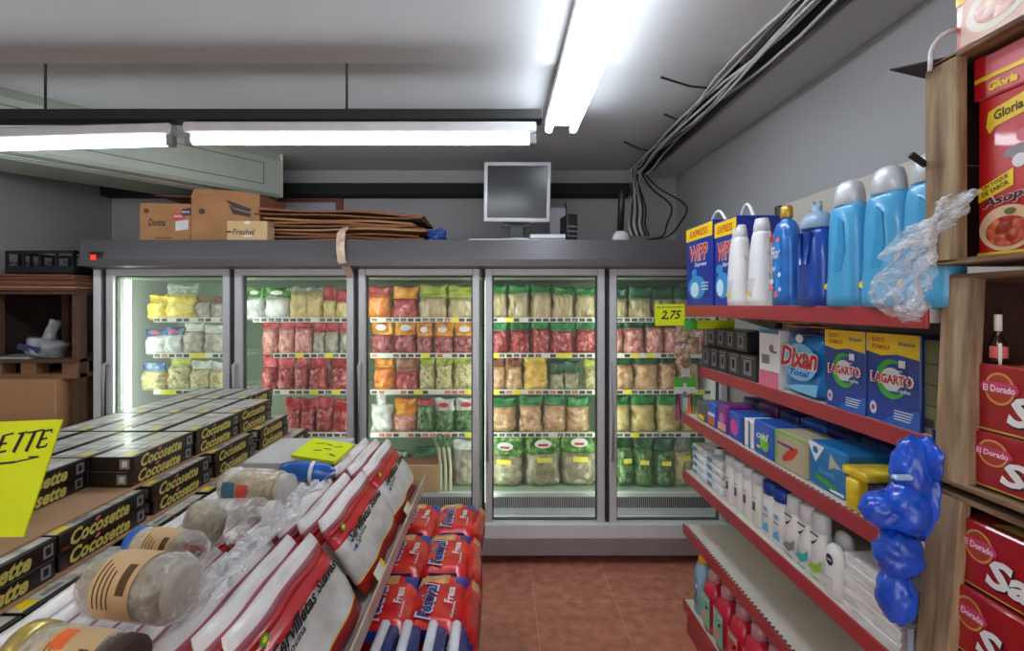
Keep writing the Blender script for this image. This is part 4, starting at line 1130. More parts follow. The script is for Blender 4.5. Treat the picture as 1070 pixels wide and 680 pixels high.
# dark blue jug with pale lid
prof = [(.045, 0), (.058, .004), (.060, .04), (.060, .12), (.056, .17), (.050, .205), (.044, .222)]
def mk(g): g.patch(.0605, .0605 * .62, .03, .12, -45, 45, M('jug_label', (40, 66, 140), .4), 8, 2.5)
o = bottle('detergent_jug', prof, M('jug_blue', (26, 74, 168), .25, var=.08, coat=.4), [(.046, .220), (.050, .224), (.044, .25), (.030, .265), (.014, .268), (.014, .285), (0, .286)], M('pale_blue_lid', (150, 178, 206), .35), marks=mk, label='dark blue detergent jug with pale blue spouted lid')
g = MB(); g.tube([(.02, -.036, .21), (.016, -.040, .16), (.014, -.038, .12)], .006, MATS['jug_blue'], 8); g.tube([(-.02, -.036, .21), (-.016, -.040, .16), (-.014, -.038, .12)], .006, MATS['jug_blue'], 8); g.build('grip_edge', o)
g = MB(); g.tube([(-.014, 0, .284), (-.014, 0, .30)], .004, MATS['pale_blue_lid'], 6); g.tube([(.014, 0, .284), (.014, 0, .295)], .004, MATS['pale_blue_lid'], 6); g.build('spout', o)
o.location = (.90, ry(854, .90), TOPZ); o.rotation_euler = (0, 0, AISLE_R)
# sky blue bottles with silver caps
prof = [(.04, 0), (.060, .004), (.061, .03), (.057, .09), (.055, .17), (.052, .225), (.048, .25), (.040, .262)]
def mk(g):
    g.ell(-.042, .055, .013, .009, -.0285, YELP, 12)
o = bottle('softener_bottle', prof, LBLUE, [(.036, .26), (.039, .262), (.036, .295), (.030, .314), (.018, .322), (0, .324)], SILVER, marks=mk)
g = MB(); DB = M('moulded_recess', (60, 154, 208), .3)
g.prism([(-.012, .09), (.016, .09), (.028, .15), (.022, .215), (.006, .23), (.004, .16)], -.0355, -.028, DB); g.build('grip_recess', o)
sk = Proto(o)
for k, (px, X) in enumerate(((888, .90), (929, .895), (975, .90))):
    sk.put((X, ry(px, X), TOPZ), AISLE_R, ['sky blue softener bottle with silver cap, next to the dark blue jug', 'tallest-looking sky blue softener bottle with silver cap, beside the clear film', 'sky blue softener bottle mostly hidden behind the wooden crate post'][k])
# price tag pennant on top shelf

# ---- shelf 2
Z2 = LV[1]; X2 = .97
def box_from_px(pa, pb, X, z, h_, d_, name, paint, lab, cat, base=BLUE, grp=None, gap=.002, bev=.003):
    ya, yb_ = ry(pa, X), ry(pb, X); w_ = ya - yb_ - gap
    g = MB(); g.box(-w_ / 2, 0, 0, w_ / 2, d_, h_, base, bev)
    paint(g, w_, h_)
    o = g.build(name, loc=(X, (ya + yb_) / 2, z), rz=AISLE_R)
    return tag(o, lab, cat, grp)
LGB = M('lagarto_blue', (24, 62, 150), .35, var=.08, coat=.3)
def lag(g, w_, h_):
    y = -.0008
    g.poly([(-w_ / 2, h_), (-w_ / 2, h_ * .79), (-w_ * .2, h_ * .75), (w_ * .1, h_ * .78), (w_ / 2, h_ * .74), (w_ / 2, h_)], y, YELP)
    g.text('NUEVO', -w_ * .26, h_ * .93, w_ * .26, .012, y - .0005, REDP); g.text('FORMULA', -w_ * .2, h_ * .85, w_ * .36, .012, y - .0005, REDP); g.text('40 lavados', w_ * .28, h_ * .9, w_ * .3, .010, y - .0005, BLUE)
    g.ell(0, h_ * .50, w_ * .30, h_ * .22, y - .0003, GREEN, 28); g.ell(.01, h_ * .51, w_ * .24, h_ * .17, y - .0006, LGB, 24); g.ell(.0, h_ * .50, w_ * .20, h_ * .13, y - .0009, M('lag_white', (220, 228, 232), .4), 20)
    g.rect(w_ * .14, h_ * .64, w_ * .26, h_ * .72, y - .0012, WHITE)
    g.text('LAGARTO', .0, h_ * .50, w_ * .82, h_ * .135, y - .0012, WHITE, 0, .09); g.text('LAGARTO', .0, h_ * .50, w_ * .76, h_ * .105, y - .0018, REDP, 0, .03)
    g.text('detergente', .01, h_ * .60, w_ * .3, .008, y - .0018, WHITE); g.text('Acción activa', .02, h_ * .39, w_ * .45, .010, y - .0012, WHITE)
    g.ell(-w_ * .36, h_ * .14, w_ * .07, h_ * .075, y, M('lag_pale', (196, 206, 224), .4), 14); g.ell(-w_ * .36, h_ * .14, w_ * .03, h_ * .03, y - .0004, REDP, 10)
    g.poly([(-w_ * .2, h_ * .0), (w_ / 2, 0), (w_ / 2, h_ * .22), (w_ * .1, h_ * .14)], y, M('lag_mid', (46, 100, 180), .4))
    for k in range(4): g.rect(w_ * .05, h_ * (.16 - .03 * k), w_ * (.40 - .02 * k), h_ * (.17 - .03 * k), y - .0006, WHITE)
box_from_px(862, 904.5, X2, Z2, .222, .09, 'detergent_box', lag, 'blue detergent box with yellow top and red lettering, beside the turquoise bag', 'detergent box', LGB)
box_from_px(905.5, 962, X2, Z2, .222, .09, 'detergent_box', lag, 'blue detergent box with yellow top, nearest the wooden crate', 'detergent box', LGB)
def olive(g, w_, h_):
    y = -.001
    for k in range(3): g.rect(-w_ / 2, h_ * (.3 + .22 * k), w_ / 2, h_ * (.31 + .22 * k), y, DARK)
    for k in range(2): g.rect(-w_ * .4 + k * .03, .015, -w_ * .4 + .022 + k * .03, .035, y, DARK)
box_from_px(963, 1000, X2 + .01, Z2, .215, .1, 'olive_carton', olive, 'olive grey carton beside the wooden crate on the second shelf', 'box', M('olive_grey', (120, 118, 84), .6))
def dix(g, w_, h_): pass
a, h = bag_mb(.235, .09, .222, M('dixan_blue', (30, 120, 190), .3, var=.25, scale=14, bump=.4, coat=.5), M('dixan_navy', (24, 40, 110), .3, var=.2, bump=.4, coat=.5), .12, 6, .003, 1.0, .5)
y = -.051
a.ell(0, .11, .085, .06, y, M('dixan_sky', (120, 190, 226), .35), 24)
a.text('Dixan', -.005, .125, .19, .075, y - .0008, WHITE, .25, .08); a.text('Dixan', -.005, .125, .185, .068, y - .0016, REDP, .25, .03)
a.text('Total', .0, .075, .10, .020, y - .0008, BLUE, .3); a.ell(-.0, .185, .02, .014, y, WHITE, 10); a.poly([(-.09, .02), (.08, .01), (.09, .05), (-.02, .035)], y, WHITE if False else MATS['dixan_sky'])
yy = (ry(813, X2) + ry(862, X2)) / 2
o = a.build('detergent_bag', loc=(X2 + .05, yy, Z2), rz=AISLE_R); h.build('bag_header', o); tag(o, 'turquoise and blue powder detergent bag with large red lettering', 'detergent bag')
def whp(g, w_, h_):
    y = -.001
    g.rect(-w_ / 2, 0, w_ / 2, h_ * .28, y, M('carton_pink', (214, 110, 136), .4)); g.rect(-w_ / 2, h_ * .93, w_ / 2, h_, y, M('carton_teal', (60, 130, 180), .4)); g.rect(-w_ * .34, h_ * .40, w_ * .05, h_ * .56, y, GREYP); g.ell(w_ * .15, h_ * .68, w_ * .12, h_ * .07, y, GREYP, 10); g.rect(w_ * .2, h_ * .6, w_ * .4, h_ * .64, y, REDP)
box_from_px(793, 814, X2, Z2, .205, .10, 'white_pack', whp, 'white and pink pack beside the turquoise detergent bag', 'pack', WHITE)
BKP = M('black_pack', (44, 44, 48), .3, var=.15, coat=.3)
def blk(g, w_, h_):
    y = -.001; g.rect(-w_ * .25, h_ * .2, w_ * .25, h_ * .8, y, M('pack_silver_art', (120, 122, 126), .4)); g.rect(-w_ * .1, h_ * .35, w_ * .12, h_ * .7, y - .0004, INK); g.rect(-w_ * .4, h_ * .86, w_ * .4, h_ * .9, y, GREYP)
k = 0
for row_, pxs in ((0, (733, 742, 750.5, 760, 773, 790)), (1, (738, 748, 758, 768, 780))):
    for a_, b_ in zip(pxs[:-1], pxs[1:]):
        box_from_px(a_, b_, X2 + (.0 if row_ == 0 else .02), Z2 + row_ * .101, .10 if row_ == 0 else .085, .12, 'black_pack', blk,
                    f"small black pack, {ORD[k if row_ == 0 else k - 5]} from the far end, {['lower', 'upper'][row_]} row of second shelf", 'pack', BKP, 'small black packs on the second shelf', .003, .004); k += 1
# orange price flags tucked under the top shelf
g = MB(); 
for k, (x, z) in enumerate(((-.07, .0), (-.02, -.012), (.03, .004), (.08, -.01))):
    g.lathe([(.0, z), (.045, z), (.045, z + .003), (0, z + .003)], M('orange_flags', (206, 124, 40), .6, var=.3, scale=40), 12, 1.0, .7, c=(x, 0, 0))
tag(g.build('orange_packet', loc=(.955, ry(838, .955), LV[1] + .222 + .014), rz=AISLE_R), 'orange crinkled packet lying on top of the detergent bag', 'packet')

# ---- shelf 3: wipes and pads
Z3 = LV[2]
def deco(cols, text=None, tcol=None, art=None):
    def f(g, w_, h_):
        y = -.001
        if art: g.ell(*[v * s_ for v, s_ in zip(art[0], (w_, h_, w_, h_))], y, M(art[1][0], art[1][1], .4), 14, .6)
        for (x0, z0_, x1, z1_, m) in cols: g.rect(x0 * w_, z0_ * h_, x1 * w_, z1_ * h_, y - .0005, m)
        if text: g.text(text, -.02 * w_, h_ * .6, w_ * .6, h_ * .22, y - .001, tcol or WHITE, .3)
    return f
GRN2 = M('pale_green_print', (120, 190, 70), .4); TEAL = M('teal_film', (20, 112, 178), .28, var=.12, coat=.5); PUR = M('purple_film', (124, 34, 130), .3, var=.2, coat=.4)
NAVY = M('navy_film', (18, 34, 104), .3, var=.2, coat=.4); MIDB = M('mid_blue_film', (24, 86, 186), .28, var=.15, coat=.5); BEI = M('beige_film', (178, 168, 136), .4, var=.15, coat=.3)
KG = 'packs along the third shelf'
ROWS = [
 (728, 738, .085, M('grey_film', (90, 96, 100), .4), deco([(-.3, .1, .3, .35, YELP)]), 'small grey and yellow pack at the far end of the third shelf'),
 (739, 748, .10, MIDB, deco([(-.4, .45, .4, .6, WHITE), (-.4, .1, .4, .3, M('orange_band', (226, 110, 40), .4)), (-.4, .32, .4, .4, PINK)]), 'small blue, pink and orange pack on the third shelf'),
 (749, 760, .115, PUR, deco([(-.4, .1, .4, .35, M('face_tone', (226, 170, 150), .4))], None, None, ((0, .5, .25, .2), ('purple_light', (190, 110, 190)))), 'purple pack between the small blue packs on the third shelf'),
 (761, 774, .105, MIDB, deco([], None, None, ((0, .45, .3, .3), ('hot_pink', (222, 60, 150)))), 'blue pack with a hot pink patch on the third shelf'),
 (775, 780, .10, WHITE, deco([(-.2, 0, .2, 1, NAVY)]), 'thin white and navy pack, left one of two on the third shelf'),
 (781, 786, .10, WHITE, deco([(-.2, 0, .15, 1, TEAL)]), 'thin white and teal pack beside the blue pack with green print'),
 (787, 809, .115, MIDB, deco([(-.3, .2, -.12, .28, YELP)], 'oxi', WHITE, ((.05, .42, .20, .28), ('lime_splash', (120, 200, 60)))), 'blue pack with green splash and white letters on the third shelf'),
 (810, 843, .115, BEI, deco([(-.5, .93, .5, 1.0, GRN2), (-.5, 0, -.44, .93, GRN2), (-.42, .62, .1, .68, PUR)], None, None, ((.0, .45, .30, .12), ('fish_red', (206, 60, 44)))), 'beige pack with green border and red shape on the third shelf'),
]
for pa, pb, h_, base, pt, lab in ROWS:
    box_from_px(pa, pb, .90, Z3, h_, .11, 'hygiene_pack', pt, lab, 'pack', base, KG, .003, .006)
def big(g, w_, h_):
    y = -.001
    g.poly([(-w_ * .5, h_), (-w_ * .05, h_ * .95), (-w_ * .3, h_ * .55), (-w_ * .5, h_ * .9)], y, WHITE); g.ell(-w_ * .3, h_ * .82, .012, .010, y - .0005, TEAL, 10)
    g.poly([(w_ * .1, h_ * .88), (w_ * .22, h_ * .75), (w_ * .4, h_ * .62), (w_ * .2, h_ * .6), (w_ * .05, h_ * .5), (w_ * .08, h_ * .7)], y, BEI)
    g.text('Scotch', 0, h_ * .42, w_ * .45, h_ * .14, y - .0008, LBLUE, .2); g.poly([(-w_ * .3, h_ * .32), (w_ * .25, h_ * .2), (w_ * .2, h_ * .1), (-w_ * .3, h_ * .2)], y - .0004, GREEN)
    g.rect(w_ * .1, .008, w_ * .45, .016, y, WHITE)
box_from_px(845, 885, .905, Z3, .125, .13, 'cloth_pack', big, 'large teal and blue pack beside the yellow sponges', 'pack', TEAL, KG, .003, .006)
YS = MR('yellow_sponge_film', [(206, 160, 10), (236, 204, 20), (246, 232, 90)], 24, .3, (1, 1, 1), .5, 'noise', .4)
yy = ry(895, .90)
g = MB(); g.box(-.022, -.0, 0, .022, .12, .08, YS, .008, 2); tag(g.build('sponge_pack', loc=(.885, yy, Z3), rz=AISLE_R), 'yellow sponge pack standing upright between teal and navy packs', 'sponge pack')
g = MB(); g.box(-.040, -.0, 0, .045, .12, .024, YS, .008, 2); tag(g.build('sponge_pack', loc=(.885, yy - .005, Z3 + .082), rz=AISLE_R), 'yellow sponge pack lying flat on top of the upright one', 'sponge pack')
def nvy(g, w_, h_):
    y = -.001
    for k, (x, z) in enumerate(((-.25, .7), (-.2, .3), (.1, .8), (.2, .5), (.0, .25))): g.ell(x * w_, z * h_, .007, .006, y, [PUR, BEI, TEAL][k % 3], 8, .5)
box_from_px(904, 950, .905, Z3, .082, .12, 'napkin_pack', nvy, 'navy blue patterned pack beside the upright yellow sponges', 'pack', NAVY, KG, .003, .006)
rnd = random.Random(31)
for k in range(7):      # second rank behind
    m = [NAVY, PUR, M('dark_blue_film', (20, 44, 110), .35, var=.2), MIDB, NAVY, MATS['dark_blue_film'], NAVY][k]
    y_ = 2.02 - k * .135
    g = MB(); g.box(-.06, 0, 0, .06, .12, .125 + rnd.uniform(-.008, .01), m, .008, 2)
    g.rect(-.03, .06, .02, .09, -.001, [PINK, LBLUE, YELP][k % 3])
    tag(g.build('rear_pack', loc=(1.06, y_, Z3), rz=AISLE_R + R(rnd.uniform(-6, 6))), f'dark shiny pack in the rear rank of the third shelf, {ORD[k]} from the far end', 'pack', 'rear packs on the third shelf')

# ---- shelf 4: bottles
Z4 = LV[3]
for k in range(4):     # white flat packs at the far end
    for q in range(2):
        g = MB(); g.box(-.07, 0, 0, .07, .12, .034, MR('white_film_pack', [(176, 180, 188), (214, 218, 222), (234, 236, 238)], 12, .3, (1, 1, 3), .3, 'noise', .4), .008, 2); g.rect(-.05, .008, -.01, .024, -.0012, M('pale_blue_print', (90, 140, 190), .4))
        tag(g.build('wipes_pack', loc=(.905 + .0 * k, 2.16 - q * .150, Z4 + .0345 * k), rz=AISLE_R), f"flat white film pack, {ORD[k]} up in the {['far', 'near'][q]} stack on the fourth shelf", 'pack', 'flat white packs on the fourth shelf')
def std(name, w_, h_, body, capm, mk, caph=.035, d=.6, neck=.45):
    prof = [(w_ * .4, 0), (w_ * .5, .004), (w_ * .5, (h_ - caph) * .8), (w_ * .44, (h_ - caph) * .93), (w_ * neck, h_ - caph)]
    return bottle(name, prof, body, [(w_ * neck, h_ - caph - .001), (w_ * neck * 1.04, h_ - caph), (w_ * neck * 1.0, h_ - .004), (w_ * neck * .8, h_)], capm, 1.0, d, marks=mk)
def mk(g):
    g.rect(-.008, .055, .008, .085, -.0205, DARK); g.rect(-.004, .065, .004, .08, -.0208, M('tiny_red', (150, 60, 70), .5)); g.rect(-.012, .098, .012, .101, -.0205, GREYP)
p = Proto(std('cream_bottle', .062, .185, WHITE, MATS['cap_white'], mk))
for k, px in enumerate((765, 774, 783.5, 793.5)):
    p.put((.92, ry(px, .92), Z4), AISLE_R, f'plain white bottle with small dark emblem, {ORD[k]} from the film packs, fourth shelf', 'white bottles with small dark emblem')
g = MB(); g.lathe([(.0, 0), (.022, 0), (.022, .02), (.022, .04), (.022, .06), (.022, .08), (.022, .10), (.022, .12), (.018, .16), (0, .165)], [WHITE, WHITE, INK, WHITE, INK, WHITE, INK, WHITE, DARK], 16)
tag(g.build('striped_can', loc=(.955, ry(752, .955), Z4)), 'small black and white striped can behind the film packs', 'can')
def mk(g):
    g.poly([(-.02, .02), (.018, .02), (.012, .05), (-.01, .04)], -.0225, LBLUE); g.rect(-.014, .07, .014, .074, -.0225, BLUE); g.rect(-.012, .085, .012, .10, -.0225, M('label_sky', (130, 170, 210), .4))
p = Proto(std('shampoo_bottle', .068, .185, WHITE, M('navy_cap', (22, 60, 150), .3), mk, .04))
for k, px in enumerate((806.5, 818)): p.put((.92, ry(px, .92), Z4), AISLE_R, f"white shampoo bottle with blue cap, {['beside the plain white bottles', 'beside the black-ticked bottles'][k]}")
def mkr(c):
    def mk(g):
        y = -.0226
        g.poly([(-.014, .105), (-.010, .098), (-.003, .102), (.016, .125), (-.004, .109)], y, INK); g.rect(-.018, .128, .018, .133, y, DARK)
        g.poly([(-.03, .03), (-.01, .045), (.012, .05), (.03, .07), (.03, .04), (.0, .02)], y, c); g.rect(-.02, .008, .02, .012, y, c)
    return mk
for k, (px, c_) in enumerate(((831, GREYP), (845, M('swoosh_teal', (60, 180, 170), .4)), (859, M('swoosh_lime', (150, 200, 70), .4)))):
    o = std('deodorant_bottle', .064, .190, WHITE, MATS['cap_white'], mkr(c_), .05, .62, .40)
    o.location = (.915, ry(px, .915), Z4); o.rotation_euler = (0, 0, AISLE_R)
    o['label'] = f"white bottle with black tick and {['grey', 'teal', 'lime green'][k]} swoosh on the fourth shelf"
def mk(g):
    g.ell(0, .098, .013, .015, -.0205, M('navy_disc', (24, 30, 70), .4), 16); g.rect(-.008, .096, .008, .100, -.021, WHITE); g.rect(-.018, .05, .018, .052, -.0225, GREYP); g.rect(-.018, .03, .018, .045, -.0225, M('pale_print', (206, 214, 206), .5))
prof = [(.030, 0), (.036, .004), (.037, .04), (.036, .10), (.028, .125), (.014, .137), (0, .14)]
o = MB().lathe(prof, WHITE, 24, 1.0, .55); mk(o); o = o.build('lotion_bottle', loc=(.905, ry(874.5, .905), Z4), rz=AISLE_R); q = MB(); q.lathe([(.0, 0), (.031, 0), (.033, .006), (.0, .007)], MATS['cap_white'], 20, 1, .55); q.build('bottle_cap', o)
tag(o, 'white rounded lotion bottle with navy disc emblem, in front', 'bottle')
o = MB().lathe([(.0, .0), (.030, .0), (.030, .018), (.034, .02), (.035, .06), (.034, .12), (.026, .142), (.012, .150), (0, .152)], [INK, INK, INK] + [WHITE] * 5, 24, 1.0, .55); mk(o); o = o.build('lotion_bottle', loc=(.955, ry(882, .955), Z4), rz=AISLE_R)
tag(o, 'white lotion bottle on a black cap, behind the front lotion bottle', 'bottle')
FT = MR('foam_white', [(206, 206, 204), (226, 226, 224), (238, 238, 236)], 20, .6, kind='noise')
rnd = random.Random(2)
for k in range(13):
    g = MB(); d_ = .20; w2 = .165
    g.prism([(-w2 / 2, .0), (w2 / 2, .0), (w2 / 2 + .004, .011), (-w2 / 2 - .004, .011)], 0, d_, FT)
    o = g.build('foam_tray', loc=(.885 + rnd.uniform(-.002, .002), 1.135 + rnd.uniform(-.003, .003), Z4 + .001 + k * .0113), rz=AISLE_R + R(rnd.uniform(-1.2, 1.2)))
    tag(o, f'white foam tray in the stack beside the blue hanging bags, {ORD[min(k, 11)]} from the bottom' if k < 12 else 'topmost white foam tray of the stack beside the blue hanging bags', 'tray', 'foam trays on the fourth shelf')

# ---- shelf 6: coloured bottles on the bottom shelf
Z6 = LV[5]
def mk(g): g.patch(.0455, .0455 * .7, .03, .14, -60, 60, M('blue_flower_label', (60, 130, 200), .4, var=.4, scale=30)); g.ell(-.01, .05, .015, .012, -.034, GREEN, 10); g.ell(.01, .11, .01, .01, -.034, WHITE, 8)
o = bottle('cleaner_bottle', [(.035, 0), (.045, .004), (.045, .15), (.03, .19), (.018, .2)], M('clear_blue_body', (140, 180, 200), .25, coat=.4), [(.022, .195), (.024, .2), (.022, .225), (0, .23)], M('amber_cap', (214, 160, 30), .35), sy=.7, marks=mk, label='pale blue cleaner bottle with amber cap at the far end of the bottom shelf')
o.location = (.925, 2.15, Z6); o.rotation_euler = (0, 0, AISLE_R); o.scale = (1.1, 1.1, 1.15)
def mkc(c):
    def mk(g):
        y = -.036; g.rect(-.04, .02, .04, .135, y, c); g.ell(-.01, .05, .02, .018, y - .0006, M('peach_art', (230, 150, 120), .4), 10, .4); g.ell(.012, .09, .014, .006, y - .0006, INK, 8, .5); g.rect(-.03, .105, .03, .122, y - .0006, WHITE); g.text('Flota', 0, .113, .05, .014, y - .001, BLUE, .3)
    return mk
MINT = M('mint_label', (110, 196, 160), .4); RL = M('coral_label', (214, 70, 60), .4)
for k, (c_, yv) in enumerate(((MINT, 2.035), (MINT, 1.92), (RL, 1.80), (RL, 1.69), (MINT, 1.58))):
    o = bottle('laundry_bottle', [(.045, 0), (.054, .004), (.054, .14), (.046, .165), (.03, .18), (.022, .185)], M('pink_red_body', (196, 30, 60), .25, coat=.4), [(.026, .183), (.03, .187), (.028, .215), (.02, .222), (0, .224)], M('clear_pink_cap', (186, 130, 140), .25, coat=.5), sy=.66, marks=mkc(c_))
    o.location = (.925, yv, Z6); o.rotation_euler = (0, 0, AISLE_R); o.scale = (1.0, 1.15, 1.15)
    tag(o, f"pink-red bottle with {'mint' if c_ is MINT else 'coral'} label, {ORD[k]} after the amber-capped bottle, bottom shelf", 'bottle', 'pink-red bottles on the bottom shelf')

# ---- price signs and clip strip at the far shelf end
g = MB(); g.box(-.068, 0, -.052, .068, .003, .046, YEL, .0)
[g.rect(-.058 + k * .012, .030, -.050 + k * .012, .036 - .002 * (k % 2), -.0006, INK) for k in range(10)]; g.text('2,75', .005, -.006, .095, .046, -.0006, INK, .3)
tag(g.build('lime_price_sign', loc=(.792, 2.20, 1.495), rot=(0, R(-1), 0)), 'lime price sign reading 2,75 at the far end of the top shelf', 'sign')
g = MB(); g.box(-.03, 0, -.03, .03, .012, .012, M('clip_green', (70, 170, 70), .4), .004); tag(g.build('green_clip', loc=(.885, 2.19, 1.455)), 'green clip between the two lime price signs', 'clip')
g = MB(); g.box(-.10, 0, -.02, .10, .003, .02, YEL); tag(g.build('lime_price_strip', loc=(.99, 2.2, 1.448)), 'long lime price strip hanging under the top shelf', 'sign')
g = MB(); g.box(-.018, 0, -.42, .018, .003, 0, M('strip_white', (206, 206, 204), .4))
for k in range(5): g.rect(-.014, -.08 - k * .07, .014, -.05 - k * .07, -.0006, GREYP)
cs = g.build('clip_strip', loc=(.90, 2.285, 1.455)); tag(cs, 'white hanging clip strip at the far end of the red shelves', 'clip strip')
for k in range(4):
    g = MB(); a_, h_ = bag_mb(.07, .03, .10, MR('nut_mix', [(120, 90, 60), (170, 140, 110), (210, 190, 170)], 50), HEAD['clear'], .2, k + 1, .003)
    if k < 3:
        o = a_.build('small_snack_bag', loc=(.875 + .045 * (k % 2), 2.262, 1.36 - k * .055)); h_.build('bag_header', o); tag(o, f'small see-through bag of mix on the clip strip, {ORD[k]} from the top', 'snack bag', 'small bags on the clip strip')
for k, x in enumerate((.855, .915)):
    o = empty('toothbrush_pack', (x, 2.262, 1.03), ['hanging pack of toothbrushes with green top, left one', 'hanging pack of toothbrushes with green top, right one'][k], 'pack')
    g = MB(); g.box(-.022, -.002, .12, .022, .002, .165, GREEN, .004); g.box(-.02, -.003, .085, .02, .003, .12, M('pale_card', (196, 206, 196), .5)); g.build('header_card', o)
    for j, c_ in enumerate((MATS['orange_band'], REDP, MATS['clip_green']) if k else (PUR, REDP, LBLUE)):
        g = MB(); g.tube([(-.012 + j * .012, -.004, .09), (-.014 + j * .014, -.006, .03), (-.012 + j * .012, -.004, -.04)], .0045, c_, 6); g.build('toothbrush', o)

# ---- blue bags hanging beside the crate
def lump(seed, sx, sy, sz, m, amp=.2):
    rnd = random.Random(seed); bm = bmesh.new(); bmesh.ops.create_icosphere(bm, subdivisions=4, radius=1)
    d = [(Vector((rnd.uniform(-1, 1), rnd.uniform(-1, 1), rnd.uniform(-1, 1))).normalized(), rnd.uniform(3, 9), rnd.uniform(0, 6)) for _ in range(9)]
    vs = []
    for v in bm.verts:
        p = v.co.normalized(); r = 1 + amp * sum(abs(math.sin(p.dot(a) * f_ + ph)) - .5 for a, f_, ph in d) / 3.2
        vs.append((p.x * r * sx, p.y * r * sy, p.z * r * sz))
    bm.verts.index_update(); fs = [tuple(q.index for q in f.verts) for f in bm.faces]; bm.free()
    return MB().add(vs, fs, m, True)
BF = M('blue_bag_gloss', (22, 82, 206), .22, var=.25, scale=16, bump=.5, coat=.6)
hb = empty('hanging_blue_bags', (.865, 1.0, .90), 'string of shiny blue packed bags hanging beside the wooden crate', 'bags')
for i, (px, py, wp, hp, D_) in enumerate(((955, 492, 20, 34, .985), (926, 532, 24, 18, .99), (950, 530, 24, 26, .98), (938, 578, 22, 24, .98), (936, 622, 15, 28, .98), (966, 520, 10, 40, .975), (968, 480, 6, 22, .965))):
    o = lump(40 + i, wp * D_ / F, .035, hp * D_ / F, BF, .17).build('blue_bag', hb, loc=(wx(px, D_) - .865, D_ - 1.0, EYE - (py - 318) * D_ / F - .90))
MB().box(-.018, -.008, 0, .018, .008, .009, M('bag_white_band', (170, 200, 230), .4), .003).build('white_band', hb, loc=(wx(945, .94) - .865, -.055, EYE - 184 * .94 / F - .90))
MB().tube([(.04, -.01, .38), (.045, -.02, .24)], .006, BF, 6).build('hanging_cord', hb)
MB().tube([(-.02, -.02, -.02), (-.015, -.02, -.13)], .008, M('cord_pale', (160, 170, 190), .4), 6).build('hanging_cord', hb)

# ================================================================== WOODEN CRATES WITH RED BOXES (right foreground)
DKW = M('crate_dark_inside', (62, 34, 24), .85, var=.25, scale=10)
def crate(z0_, z1_, x0_, y0_, lab, roty=0.0):
    W, D_, H = .42, .47, z1_ - z0_
    e = empty('wooden_crate', (x0_, y0_, z0_), lab, 'crate', 'wooden crates stacked on their sides', rot=(0, R(roty), 0))
    # far end: corner post facing the aisle and inner end boards
    MB().box(0, -.068, .004, .020, 0, H - .004, WOOD, .002).build('corner_post', e)
    MB().box(W - .03, -.05, .004, W, 0, H - .004, WOOD, .002).build('corner_post', e)
    MB().box(.020, -.012, .006, W - .03, -.002, H * .50, DKW, .002).build('end_board', e)
    MB().box(.020, -.012, H * .505, W - .03, -.002, H - .012, DKW, .002).build('end_board', e)
    MB().box(0, -D_, .004, .020, -D_ + .06, H - .004, WOOD, .002).build('corner_post', e)
    for z in (0, H - .012):
        for k in range(4): MB().box(.0 + k * .106, -D_, z, .098 + k * .106, 0 if k else -.002, z + .011, WOODH, .002).build('slat', e)
    for k in range(3): MB().box(W, -D_, .01 + k * H / 3, W + .008, 0, .01 + (k + .85) * H / 3, DKW, .002).build('back_slat', e)
    return e
crate(1.615, 2.012, .852, .955, 'topmost wooden crate holding a large red box, clear film caught on its post')
crate(1.195, 1.600, .864, .950, 'middle wooden crate holding two red boxes and a bottle', 2.6)
crate(.775, 1.182, .836, .966, 'bottom wooden crate holding red boxes, beside the blue hanging bags', 5)
tag(MB().box(0, -.47, 0, .42, 0, .76, M('crate_plinth', (60, 44, 36), .85, var=.2), .003).build('crate_plinth', loc=(.87, .98, 0)), 'dark wooden block under the stacked crates', 'plinth')
RB = M('saltine_red', (160, 20, 30), .3, var=.12, scale=6, coat=.5)
RB2 = M('saltine_red_top', (120, 14, 22), .35, coat=.4)
def saltine():
    w_, h_, d_ = .30, .122, .22
    g = MB(); g.box(-w_ / 2, 0, 0, w_ / 2, d_, h_, RB, .003)
    y = -.001; cx = -w_ / 2 + .046
    g.ell(cx, h_ * .66, .026, .029, y, M('logo_gold', (206, 150, 80), .4), 24); g.ell(cx, h_ * .66, .022, .025, y - .0004, M('logo_rust', (170, 60, 40), .4), 20)
    g.poly([(cx - .034, h_ * .66 + .002), (cx - .028, h_ * .66 + .011), (cx + .028, h_ * .66 + .011), (cx + .034, h_ * .66), (cx + .028, h_ * .66 - .008), (cx - .028, h_ * .66 - .008)], y - .0008, M('logo_pink', (206, 60, 110), .4))
    g.text('El Dorado', cx, h_ * .66 + 0, .054, .012, y - .0014, WHITE)
    g.text('Saltin', .000, h_ * .36, .18, .056, y - .0004, INK, .2, .05); g.text('Saltin', -.002, h_ * .375, .178, .053, y - .0010, WHITE, .2, .04)
    g.rect(.03, .010, .07, .024, y - .0014, M('salt_orange', (236, 130, 50), .4)); g.rect(.07, .010, .09, .022, y - .0012, GREEN)
    g.rect(-w_ / 2, .003, w_ / 2, .006, y, GOLD)
    z = h_ + .0004
    for k in range(3): g.add([(-.10 + k * .08, .02, z), (-.05 + k * .08, .02, z), (-.04 + k * .08, .07, z), (-.09 + k * .08, .07, z)], [(0, 1, 2, 3)], GOLD)
    g.add([(-w_ / 2 + .005, .004, z), (w_ / 2 - .005, .004, z), (w_ / 2 - .005, .007, z), (-w_ / 2 + .005, .007, z)], [(0, 1, 2, 3)], M('edge_glint', (206, 120, 110), .4))
    o = g.build('cracker_box'); return Proto(tag(o, '', 'box', 'red cracker boxes in the crates'))
SA = saltine()
